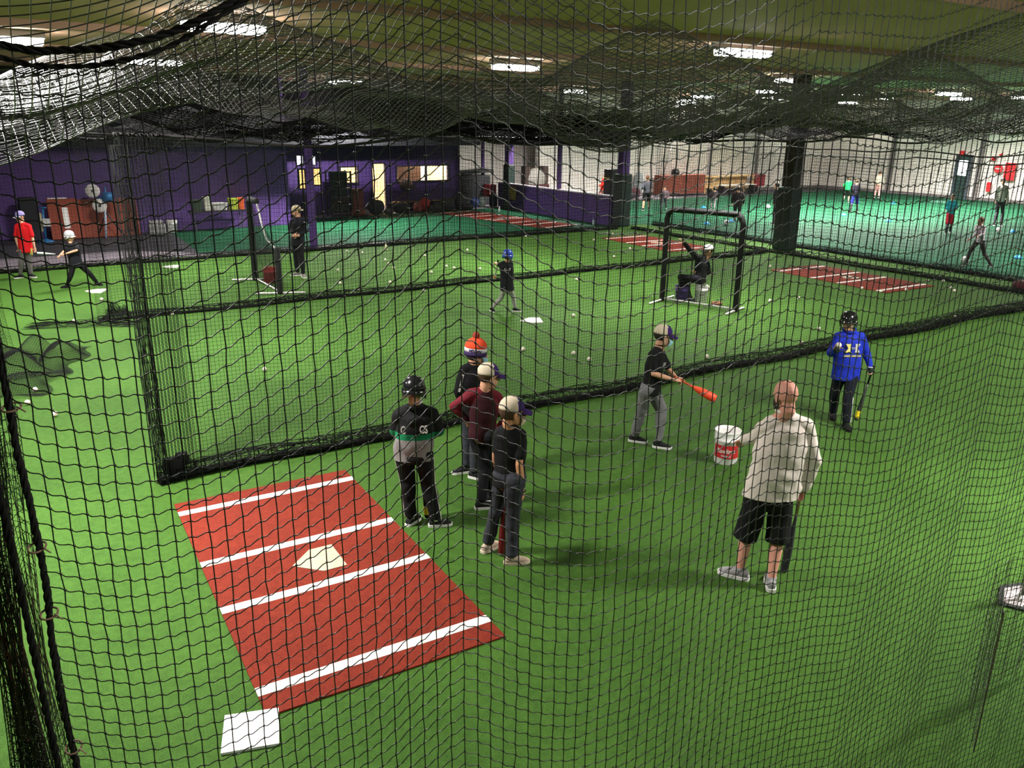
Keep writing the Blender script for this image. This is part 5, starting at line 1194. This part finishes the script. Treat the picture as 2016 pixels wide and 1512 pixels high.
# bottle on the turf
c = gnd(760, 493); mb = MB(); mb.lathe(c, [(.035, 0), (.037, .02), (.037, .15), (.015, .19), (.015, .21)], 14); tag(mb.obj('bottle', mat('pale_plastic', (.6, .6, .35), .3, bump=0), origin=c, smooth=True), 'pale yellow bottle standing by the far divider net', 'bottle')
# brown glove behind the screen
c = gnd(1411, 602); mb = MB(); mb.ell(c + (0, 0, .05), (.13, .10, .05)); [mb.tube([c + (-.05 + .035 * i, .06, .06), c + (-.07 + .045 * i, .17, .05)], .02, 7, round_=True) for i in range(4)]
tag(mb.obj('baseball_glove', mat('glove_brown', (.20, .07, .03), .7, bump=.5), origin=c, smooth=True), 'brown leather glove lying behind the right foot of the screen', 'glove')
c = gnd(2012, 572); mb = MB(); mb.tube([c + (-.12, 0, .13), c + (.5, .12, .13)], [.13, .15], 16, round_=True); mb.tube([c + (0, -.02, .26), c + (.15, -.04, .33), c + (.3, 0, .28)], .012, 6)
tag(mb.obj('duffel_bag', mat('maroon_bag', (.09, .012, .018), .7), origin=c, smooth=True), 'dark maroon bag at the right edge beside the turf net', 'bag')
# footballs and blue marker cones
M_fb = mat('football_white', (.75, .74, .72), .4, var=.2, scale=9)
def football(x, y, lb, z=.11):
    p = gnd(x, y, z); o = MB().ell(p, .11, nu=18, nv=12).obj('football', M_fb, origin=p, smooth=True); s_ = MB()
    for k in range(8):
        a = k * 2.4; dz = 1 - 2 * (k + .5) / 8; rr = math.sqrt(1 - dz * dz); n_ = np.array([rr * math.cos(a), rr * math.sin(a), dz]); A_, B_, _ = frame3(n_)
        s_.lathe(p + n_ * .098, [(.030, 0), (.028, .0125)], 5, X=A_, Y=B_, Z=n_)
    q = s_.obj('dark_patches', F_black, None); q.parent = o; q.data.transform(Matrix.Translation(-Vector(p))); q['kind'] = 'stuff'; return tag(o, lb, 'ball')
football(1512, 407, 'white football beside the big dark column'); football(1900, 512, 'football at the feet of the child in the white shirt'); football(1966, 453, 'football in front of the adult in the white top'); football(1430, 438, 'football behind the right top corner of the screen')
M_cone = mat('cone_blue', (.02, .30, .75), .5, bump=0)
for (x, y, lb) in ((1758, 401, 'blue marker cone nearest the white wall'), (1661, 424, 'blue marker cone in front of the child in navy'), (1750, 435, 'blue marker cone in the middle of the football turf'), (1994, 457, 'blue marker cone right of the adult in the white top'),
                   (2004, 508, 'blue marker cone at the right edge of the football turf'), (1391, 441, 'blue marker cone seen through the top of the screen'), (1385, 409, 'blue marker cone left of the long haired child'), (1440, 436, 'blue marker cone by the football behind the screen corner')):
    c = gnd(x, y); mb = MB(); mb.lathe(c, [(.13, .002), (.13, .008), (.05, .09), (.035, .092), (.035, .085), (.11, .004)], 18, cap=False); tag(mb.obj('marker_cone', M_cone, origin=c, smooth=True), lb, 'cone')

# ------------------------------------------------------------------ things along the purple wall
M_brd = mat('mound_carpet', (.24, .050, .028), .85, var=.25, scale=20, bump=.6)
def V_(x, y, v): return onV(x, y, v)
def lean_board(x0, x1, ytop, vb, label, rubber=None, edge=False):
    a = uv(V_(x0, 450, vb))[0]; b = uv(V_(x1, 450, vb))[0]; h = V_((x0 + x1) / 2, ytop, vb + .1)[2]
    t = thing('mound_board', W((a + b) / 2, vb), label, 'pitching mound')
    L = math.hypot(h, .3); up_ = unit(VD * .3 + Zs * h)
    mb = MB(); mb.box(W((a + b) / 2, vb + .15, h / 2), (b - a, L, .10), UD, up_, bev=.015); mb.obj('carpeted_board', M_brd, t)
    if rubber:
        u_ = uv(V_(rubber, 430, vb))[0]; nn = unit(np.cross(UD, up_)); MB().box(W(u_, vb + .15, h * .52) + nn * .056, (.17, .62 * 1.1, .02), UD, up_).obj('pitching_rubber', M_tub, t)
    if edge: MB().box(W((a + b) / 2 - .1, vb + .30, h + .02), (b - a - .3, .12, .03), UD).obj('pale_edge', M_tub, t)
lean_board(100, 158, 392, 31.0, 'red brown pitching mound with a white rubber leaning on the purple wall', 131, True)
lean_board(160, 276, 392, 31.05, 'plain red brown pitching mound leaning on the wall behind the pitching machine')
M_mb = mat('machine_blue', (.03, .16, .38), .4, .2, bump=0); M_wheel = mat('wheel_white', (.62, .58, .55), .6, bump=0); M_tyre = mat('wheel_dark', (.03, .03, .03), .6, bump=0)
c = gnd(209, 470); Yp = c[1]; t = thing('pitching_machine', c, 'blue pitching machine with two white wheels on a tripod in front of the mound boards', 'pitching machine')
hub = atY(207, 412, Yp)
mb = MB(); mb.tube([c + Zs * .02, hub], .035, 8); mb.obj('tripod_leg', mat('machine_pale', (.40, .48, .62), .4, bump=0), t, True)
for dx, dy in ((-.45, .4), (.5, .35)): mb = MB(); mb.tube([c + (dx, dy, .02), hub - Zs * .1], .025, 8); mb.obj('tripod_leg', mat('machine_dark', (.03, .03, .04), .5, bump=0), t, True)
mb = MB(); mb.tube([atY(192, 393, Yp), atY(216, 390, Yp)], .07, 10); mb.tube([atY(206, 368, Yp), atY(211, 400, Yp)], .025, 8); mb.box(atY(213, 388, Yp), (.28, .22, .30)); mb.obj('motor_frame', M_mb, t, True)
for (x, y) in ((182, 376), (196, 405)):
    w_ = atY(x, y, Yp - .1); a_ = unit(np.array([.55, -.8, .1])); X_, Y_, Z_ = frame3(a_)
    mb = MB(); mb.lathe(w_ - a_ * .05, [(.02, 0), (.21, .01), (.225, .05), (.21, .09), (.05, .10)], 24, X=X_, Y=Y_, Z=Z_); o = mb.obj('wheel', M_wheel, t, True)
    mb = MB(); mb.lathe(w_ + a_ * .04, [(.05, 0), (.05, .03)], 12, X=X_, Y=Y_, Z=Z_); q = mb.obj('hub', M_tyre, None); q.parent = o; q.data.transform(Matrix.Translation(-Vector(t['_o'])))
c = gnd(91, 476); Yp = c[1]; t = thing('machine_stand', c, 'blue machine stand with a round base beside the mound boards at the left', 'machine stand')
mb = MB(); mb.lathe(c, [(.25, 0), (.25, .02), (.10, .07), (.04, .10)], 24); mb.obj('round_base', M_mb, t, True)
mb = MB(); mb.tube([c + Zs * .08, atY(84, 411, Yp)], .035, 8); mb.tube([atY(74, 409, Yp), atY(91, 409, Yp)], .025, 8); mb.obj('post', M_mb, t, True)
MB().box(atY(92, 438, Yp - .08), (.22, .05, .24)).obj('control_box', M_tub, t)
mb = MB(); q_ = atY(76, 438, Yp + .1); mb.lathe(q_ - Zs * .3, [(.12, 0), (.17, .1), (.17, .5), (.1, .6)], 14); mb.obj('cream_wheel_guard', mat('cream', (.5, .45, .3), .6), t, True)
mb = MB(); mb.box(W(uv(c)[0] - .35, 30.9, .7), (.5, .5, 1.4), UD, bev=.05); tag(mb.obj('cabinet', M_dark, origin=W(uv(c)[0] - .35, 30.9)), 'dark cabinet on the floor behind the blue machine stand', 'cabinet')
# shelf with tubs
vS = 31.3; a = uv(V_(372, 412, vS))[0]; b = uv(V_(482, 412, vS))[0]; zS = V_(430, 413, vS)[2]
t = thing('table', W((a + b) / 2, vS), 'dark folding table against the purple wall, holding tubs', 'table')
MB().box(W((a + b) / 2, vS, zS - .03), (b - a, .55, .05), UD).obj('tabletop', mat('table_dark', (.02, .018, .022), .6), t)
for u_ in (a + .15, b - .15):
    for v_ in (-.2, .2): MB().tube([W(u_, vS + v_, 0), W(u_, vS + v_, zS - .05)], .02, 8).obj('leg', mat('leg_grey', (.12, .11, .14), .5), t)
for (x0, x1, y0, cl, lb, nm) in ((378, 398, 393, (.03, .05, .03), 'dark green tub at the left end of the table by the purple wall', 'tub'), (401, 415, 387, (.55, .53, .44), 'tall cream tub on the table by the purple wall', 'tub'),
                                 (417, 447, 399, (.50, .48, .46), 'long white crate on the table by the purple wall', 'crate'), (450, 468, 390, (.42, .50, .05), 'lime green tub on the table by the purple wall', 'tub'), (469, 480, 389, (.75, .12, .03), 'orange tub at the right end of the table by the purple wall', 'tub')):
    u0, u1 = uv(V_(x0, 410, vS))[0], uv(V_(x1, 410, vS))[0]; h = V_((x0 + x1) / 2, y0, vS)[2] - zS; c = W((u0 + u1) / 2, vS, zS + .001); w_ = (u1 - u0)
    mb = MB(); X2, Y2 = UD, VD
    def rr_(s1, z): return [c + X2 * sx * w_ * .5 * s1 + Y2 * sy * .16 * s1 + Zs * z for sx, sy in ((-1, -.9), (-.9, -1), (.9, -1), (1, -.9), (1, .9), (.9, 1), (-.9, 1), (-1, .9))]
    mb.rings([rr_(.86, 0), rr_(.94, h * .85), rr_(1.0, h * .86), rr_(1.0, h)]); tag(mb.obj(nm, mat('tub_' + nm, cl, .5), origin=c), lb, nm)
c = gnd(310, 460); mb = MB(); mb.box(c + Zs * .17, (.55, .4, .34), UD, bev=.03); mb.box(c + Zs * .40, (.45, .3, .06), UD, unit(VD + Zs * .2)); tag(mb.obj('crate', mat('crate_grey', (.32, .31, .30), .6, var=.6, scale=12), origin=c), 'grey crate with a dark lid on the floor left of the white bucket', 'crate')

# ------------------------------------------------------------------ in front of the offices
M_rack = mat('rack_black', (.010, .010, .012), .5); 
vR = 33.7; u0, u1 = uv(V_(650, 420, vR))[0], uv(V_(688, 420, vR))[0]; zR = V_(668, 336, vR)[2]
t = thing('shelf_rack', W((u0 + u1) / 2, vR), 'tall black storage rack left of the lit office window', 'rack')
for u_ in (u0, u1):
    for v_ in (-.3, .3): MB().box(W(u_, vR + v_, zR / 2), (.06, .06, zR), UD).obj('post', M_rack, t)
for k in range(6): MB().box(W((u0 + u1) / 2, vR, .15 + k * (zR - .2) / 5), (u1 - u0, .66, .04), UD).obj('shelf', mat('shelf_grey', (.06, .06, .065), .5), t)
for k in range(5):
    mb = MB(); mb.box(W((u0 + u1) / 2, vR + .02, .17 + k * (zR - .2) / 5 + .16), (u1 - u0 - .2, .5, .30), UD, bev=.04); tag(mb.obj('storage_box', mat('box_dark', [(.02, .02, .025), (.05, .012, .015), (.015, .015, .02), (.03, .03, .035), (.02, .02, .02)][k], .6), origin=W((u0 + u1) / 2, vR, .17 + k * (zR - .2) / 5)), 'dark box on the %s shelf of the black storage rack' % ['lowest', 'second', 'third', 'fourth', 'top'][k], 'box')
c = W(uv(V_(703, 415, 33.8))[0], 33.8); mb = MB(); mb.box(c + Zs * .55, (.5, .4, 1.1), UD, bev=.03); tag(mb.obj('cart', mat('cart_red', (.14, .03, .025), .6), origin=c), 'dark red cart standing right of the black storage rack', 'cart')
# benches and gear
def bench(x0, x1, y, v, label, h=.45, col=(.30, .17, .08), d_=.35):
    a, b = uv(V_(x0, y, v))[0], uv(V_(x1, y, v))[0]; t = thing('bench', W((a + b) / 2, v), label, 'bench')
    MB().box(W((a + b) / 2, v, h - .025), (b - a, d_, .05), UD, bev=.008).obj('seat', mat('bench_wood', col, .6), t)
    for u_ in (a + .15, b - .15): MB().box(W(u_, v, h / 2 - .025), (.06, d_ - .05, h - .05), UD).obj('leg', M_rack, t)
    return t
bench(775, 845, 400, 34.2, 'long wooden bench under the right office window, its left half'); bench(847, 906, 400, 34.2, 'long wooden bench under the right office window, its right half')
def bag(x, y, v, w_, h, col, label, nm='equipment_bag', cat='bag'):
    c = W(uv(V_(x, y, v))[0], v); mb = MB(); r_ = np.random.default_rng(int(x)); 
    mb.ell(c + Zs * h * .5, (w_ * .5, .2, h * .52), UD, VD, nu=14, nv=9); mb.ell(c + UD * w_ * .18 + Zs * h * .62, (w_ * .28, .17, h * .38), UD, VD); mb.tube([c - UD * w_ * .2 + Zs * h * .85, c + Zs * h * 1.15, c + UD * w_ * .2 + Zs * h * .85], .015, 6)
    o = mb.obj(nm, mat('bag_cloth', col, .8, var=.3, scale=15), origin=c, smooth=True); return tag(o, label, cat)
for x, y, v, w_, h, col, lb in ((706, 418, 33.2, .7, .35, (.14, .03, .02), 'rust coloured bag on the floor below the left office window'), (741, 418, 33.5, .8, .62, (.012, .014, .016), 'black bag with a white badge in the lit doorway'),
        (790, 412, 33.6, .9, .45, (.015, .015, .02), 'black equipment bag at the left end of the bench'), (835, 410, 33.8, .55, .60, (.35, .02, .02), 'bright red bag leaning against the bench'), (822, 410, 33.6, .4, .42, (.22, .03, .03), 'small red bag left of the bright red bag'),
        (858, 413, 33.4, .6, .35, (.012, .012, .012), 'black bag with white straps in front of the bench'), (880, 412, 33.6, .8, .55, (.02, .02, .02), 'black bag at the right end of the bench'), (911, 412, 34.0, .8, .7, (.04, .045, .05), 'tall pile of grey gear right of the bench'),
        (920, 414, 33.7, .7, .25, (.01, .01, .012), 'flat black bag on the floor right of the bench'), (934, 404, 34.4, .45, .45, (.03, .06, .25), 'blue bag near the end of the low purple wall'), (948, 404, 34.4, .4, .5, (.20, .24, .22), 'grey bag next to the blue bag by the low purple wall'),
        (765, 418, 33.6, .5, .22, (.05, .05, .05), 'small dark bag right of the lit doorway'), (716, 420, 33.3, .5, .28, (.08, .07, .07), 'small grey bag left of the lit doorway')):
    bag(x, y, v, w_, h, col, lb)
c = W(uv(V_(800, 380, 34.45))[0], 34.45); mb = MB(); mb.lathe(c + Zs * .0, [(.12, 0), (.12, .02), (.03, .04), (.025, .95), (.28, 1.0), (.30, 1.25), (.22, 1.4)], 18); tag(mb.obj('floor_fan', mat('fan_brown', (.10, .06, .05), .6), origin=c, smooth=True), 'round brown fan on a stand by the right office window', 'fan')
# poster board and plant shape seen in the right office window
c = W(uv(V_(806, 350, 36.0))[0], 36.0); mb = MB(); mb.box(c + Zs * 1.75, (1.15, .06, 1.2), UD); mb.box(c + Zs * .6, (.06, .06, 1.2), UD); tag(mb.obj('notice_board', mat('board_brown', (.09, .05, .03), .7), origin=c), 'brown board standing inside the right office window', 'board')
# dark covered stage right of the offices
u0 = U1 + .15; t = thing('covered_stack', W(u0 + 1.2, 35.7), 'dark covered stack of equipment behind the end of the low purple wall', 'covered equipment')
mb = MB(); mb.box(W(u0 + 1.1, 35.9, .7), (1.9, 1.0, 1.4), UD, bev=.04); mb.obj('cabinet_body', mat('cover_dark', (.018, .018, .022), .6), t); mb = MB(); mb.box(W(u0 + 1.15, 35.9, 1.55), (2.1, 1.1, .14), unit(UD + Zs * .06), VD, bev=.02); mb.obj('slanted_cover', mat('cover_grey', (.04, .04, .045), .5), t)
# clothes and pack on the low wall
hv = lambda x: uv(onU(x, 380, hu))[1]
def hung(x0, x1, y0, y1, col, label, nm, off=-.18):
    a, b = hv(x0), hv(x1); z1 = onU(x0, y0, hu)[2]; z0 = onU(x0, y1, hu)[2]; n = 9; mb = MB(); RR = []
    for z in np.linspace(z1, z0, 7):
        RR.append([W(hu + off - .03 * math.sin(k * 2.1) - .02 * math.sin(z * 9 + k), a + (b - a) * k / n, z) for k in range(n + 1)] + [W(hu + off + .04, a + (b - a) * k / n, z) for k in range(n, -1, -1)])
    mb.rings(RR); c = W(hu + off, (a + b) / 2, z0); tag(mb.obj(nm, fabric(col), origin=c, smooth=True), label, 'clothing')
hung(954, 970, 361, 385, '7a2028', 'red shirt hanging over the far end of the low purple wall, left one', 'shirt'); hung(972, 982, 362, 384, '8a3038', 'red shirt hanging over the far end of the low purple wall, right one', 'shirt'); hung(1010, 1021, 367, 392, 'a08a3a', 'yellow vest hanging on the low purple wall', 'vest')
c = W(hu - .3, hv(982)); mb = MB(); mb.box(c + Zs * .30, (.3, .4, .58), UD, bev=.08); mb.tube([c + Zs * .55 - UD * .1, c + Zs * .68, c + Zs * .55 + UD * .1], .02, 6); tag(mb.obj('backpack', fabric('1c2340'), origin=c, smooth=True), 'navy backpack standing against the low purple wall', 'backpack')
c = gnd(1168, 443); mb = MB(); mb.lathe(c, [(.04, 0), (.042, .03), (.042, .16), (.018, .2), (.02, .24)], 14); tag(mb.obj('water_bottle', mat('bottle_clear', (.35, .45, .42), .2, bump=0), origin=c, smooth=True), 'clear water bottle at the foot of the low purple wall', 'bottle')
c = gnd(983, 418); mb = MB(); mb.lathe(c, [(.04, 0), (.042, .03), (.042, .2), (.02, .24), (.02, .27)], 14); tag(mb.obj('water_bottle', mat('bottle_white', (.6, .62, .62), .3, bump=0), origin=c, smooth=True), 'white bottle beside the navy backpack', 'bottle')
# behind the low wall
vB = 35.6
def bx(x0, x1, y0, y1, v, col, label, nm, cat, d_=.5, base=None):
    a, b = uv(V_(x0, y1, v))[0], uv(V_(x1, y1, v))[0]; z1 = V_((x0 + x1) / 2, y0, v)[2]; z0 = max(0, V_((x0 + x1) / 2, y1, v)[2]) if base is None else base
    t = W((a + b) / 2, v, z0); return a, b, z0, z1, t
a, b, z0, z1, c = bx(1031, 1073, 327, 372, 35.4, 0, '', '', '', base=0); t = thing('batting_machine', c, 'brown and grey machine with a big drum behind the low purple wall', 'machine')
for u_ in (a + .1, b - .1): MB().box(W(u_, 35.4, z1 / 2), (.28, .4, z1), UD).obj('side_frame', mat('frame_brown', (.05, .03, .025), .7), t)
mb = MB(); mb.lathe(W((a + b) / 2, 35.1, z1 - .65), [(.1, 0), (.5, .05), (.56, .3), (.5, .5)], 24, X=UD, Y=Zs, Z=VD); mb.obj('drum', mat('drum_grey', (.30, .28, .25), .6), t, True)
MB().box(W((a + b) / 2, 35.3, .5), (b - a, .6, .8), UD, bev=.03).obj('lower_case', mat('case_maroon', (.06, .015, .015), .6), t)
c = W(hu + .75, uv(onU(1203, 360, hu + .7))[1]); t = thing('scoreboard', c, 'black machine with a yellow panel just left of the purple column', 'machine'); MB().box(c + Zs * 1.1, (.5, .5, 2.0), UD, bev=.04).obj('case', M_rack, t); MB().box(c + Zs * 1.75 - UD * .26, (.3, .02, .28), VD, Zs).obj('yellow_panel', mat('panel_yellow', (.5, .42, .06), .5, bump=0), t)
# furniture along the white back wall
a, b, z0, z1, c = bx(1294, 1380, 344, 371, 35.6, 0, '', '', '', base=0); t = thing('cabinet', c, 'long red brown wooden cabinet against the white wall left of the screen corner', 'cabinet')
MB().box(W((a + b) / 2, 35.6, z1 / 2 + .05), (b - a, .6, z1 - .1), UD, bev=.02).obj('case', mat('redwood', (.22, .055, .03), .6, var=.3, scale=6), t)
for k in range(4): MB().box(W(a + (b - a) * (k + .5) / 4, 35.29, z1 / 2 + .05), ((b - a) / 4 - .06, .03, z1 - .25), UD, bev=.008).obj('door', mat('redwood_door', (.19, .045, .025), .6, var=.3, scale=6), t)
c2_ = W(a + (b - a) * .38, 35.6, z1 + .005); mb = MB(); mb.lathe(c2_, [(.2, 0), (.25, .1), (.2, .28), (.08, .34)], 18); tag(mb.obj('helmet', M_hblack, origin=c2_, smooth=True), 'dark round helmet on the red brown cabinet', 'helmet')
a, b, z0, z1, c = bx(1394, 1474, 345, 377, 35.5, 0, '', '', '', base=0); t = thing('workbench', c, 'pale wooden workbench against the white wall', 'table')
MB().box(W((a + b) / 2, 35.5, z1 - .04), (b - a, .7, .08), UD).obj('top', mat('pine', (.62, .42, .20), .6), t); MB().box(W((a + b) / 2, 35.7, z1 - .4), (b - a - .1, .05, .55), UD).obj('back_panel', mat('pine2', (.55, .36, .17), .6, var=.4, scale=3), t); MB().box(W((a + b) / 2, 35.5, .35), (b - a, .6, .05), UD).obj('shelf', mat('pine', (.62, .42, .20), .6), t)
for u_ in (a + .08, b - .08):
    for v_ in (-.3, .3): MB().box(W(u_, 35.5 + v_, z1 / 2 - .04), (.09, .09, z1 - .08), UD).obj('leg', mat('pine', (.62, .42, .20), .6), t)
a2, b2, z0, z1, c = bx(1481, 1500, 343, 362, 35.4, 0, '', '', '', base=0); t = thing('mail_box', c, 'dark red box on a stand right of the pale workbench', 'box'); MB().box(W((a2 + b2) / 2, 35.4, z1 - .35), (b2 - a2, .5, .7), UD, bev=.05).obj('box', mat('box_red', (.20, .015, .02), .6), t); MB().box(W((a2 + b2) / 2, 35.4, (z1 - .7) / 2), (.12, .12, z1 - .7), UD).obj('stand', M_rack, t)
bench(1416, 1482, 382, 34.7, 'low white bench in front of the pale workbench', .55, (.60, .57, .50), .5)
bag(1245, 390, 34.9, 1.0, .3, (.02, .015, .02), 'black bags on the floor right of the purple column'); bag(1250, 373, 35.5, .8, .5, (.08, .02, .03), 'dark red bag by the white wall right of the purple column'); bag(1257, 350, 35.9, .7, 1.3, (.25, .27, .28), 'grey rolled cover standing against the white wall')
c = W(uv(V_(1296, 340, 35.95))[0], 35.95); mb = MB(); mb.tube([c + (0, 0, .1), c + UD * .9 + (0, 0, 2.7)], .03, 8); tag(mb.obj('pole', mat('pole_grey', (.2, .18, .18), .5), origin=c, smooth=True), 'thin grey pole leaning on the white wall left of the red brown cabinet', 'pole')
# door and signs on the right wall
uW = 46.7
def rw(x, y): p = onU(x, y, uW); return uv(p)[1], p[2]
va, z1 = rw(1886, 308); vb, _ = rw(1914, 308); d0 = struct(MB().box(W(uW, (va + vb) / 2, z1 / 2), (.08, abs(va - vb), z1), UD).obj('door_2', mat('door_green', (.020, .045, .040), .45, bump=0)))
d0['label'] = 'dark green door with a bright window in the white right wall'
mb = MB(); 
for v_ in (va, vb): mb.box(W(uW, v_, z1 / 2), (.14, .10, z1 + .1), UD)
mb.box(W(uW, (va + vb) / 2, z1 + .05), (.14, abs(va - vb) + .1, .12), UD); q = mb.obj('door_frame', mat('door_frame_blue', (.05, .06, .08), .5, bump=0)); q.parent = d0
wz1 = rw(1901, 316)[1]; wz0 = rw(1901, 346)[1]; q = MB().box(W(uW - .05, (va + vb) / 2, (wz0 + wz1) / 2), (.02, abs(va - vb) * .60, wz1 - wz0), UD).obj('window_pane', emis('daylight_pane', (.9, .95, 1), 6)); q.parent = d0
sp = bpy.data.lights.new('daylight', 'SPOT'); sp.energy = 1500; sp.spot_size = R(24); sp.spot_blend = .25; sp.color = (.85, .95, 1); so = bpy.data.objects.new('daylight', sp); COL.objects.link(so); so.parent = d0
pl = W(uW - .25, (va + vb) / 2, 2.0); tg = gnd(1852, 396); so.location = pl; so.rotation_euler = (Vector(tg) - Vector(pl)).to_track_quat('-Z', 'Y').to_euler()
M_red = mat('sign_red', (.62, .02, .025), .5, bump=0)
for (x, y, w_, h_, k, lb) in ((1895, 301, .30, .22, 4, 'small red exit sign above the dark green door'), (1972, 305, .3, .3, 3, 'upper right small red sign on the right wall'), (1957, 312, .22, .22, 4, 'small red sign left of the pointed red sign on the right wall'),
                              (1966, 332, .48, .4, 8, 'red eight sided sign on the right wall'), (1988, 338, .55, .9, 4, 'large red rectangular banner on the right wall'), (1947, 368, .25, .5, 4, 'red fire extinguisher cabinet low on the right wall')):
    v_, z_ = rw(x, y); c = W(uW - .02, v_, z_); mb = MB()
    if k == 4: mb.box(c, (.05, w_, h_), UD)
    else: mb.lathe(c + UD * .02, [(w_ / 2, 0), (w_ / 2, .04)], k, X=VD, Y=Zs, Z=-UD)
    o = mb.obj('wall_sign', M_red, origin=c); tag(o, lb, 'sign')
    if k == 8 or h_ > 1: q = MB().box(c - UD * .035, (.02, w_ * .6, h_ * .16), UD).obj('white_bar', F_white, None); q.parent = o; q.data.transform(Matrix.Translation(-Vector(c)))
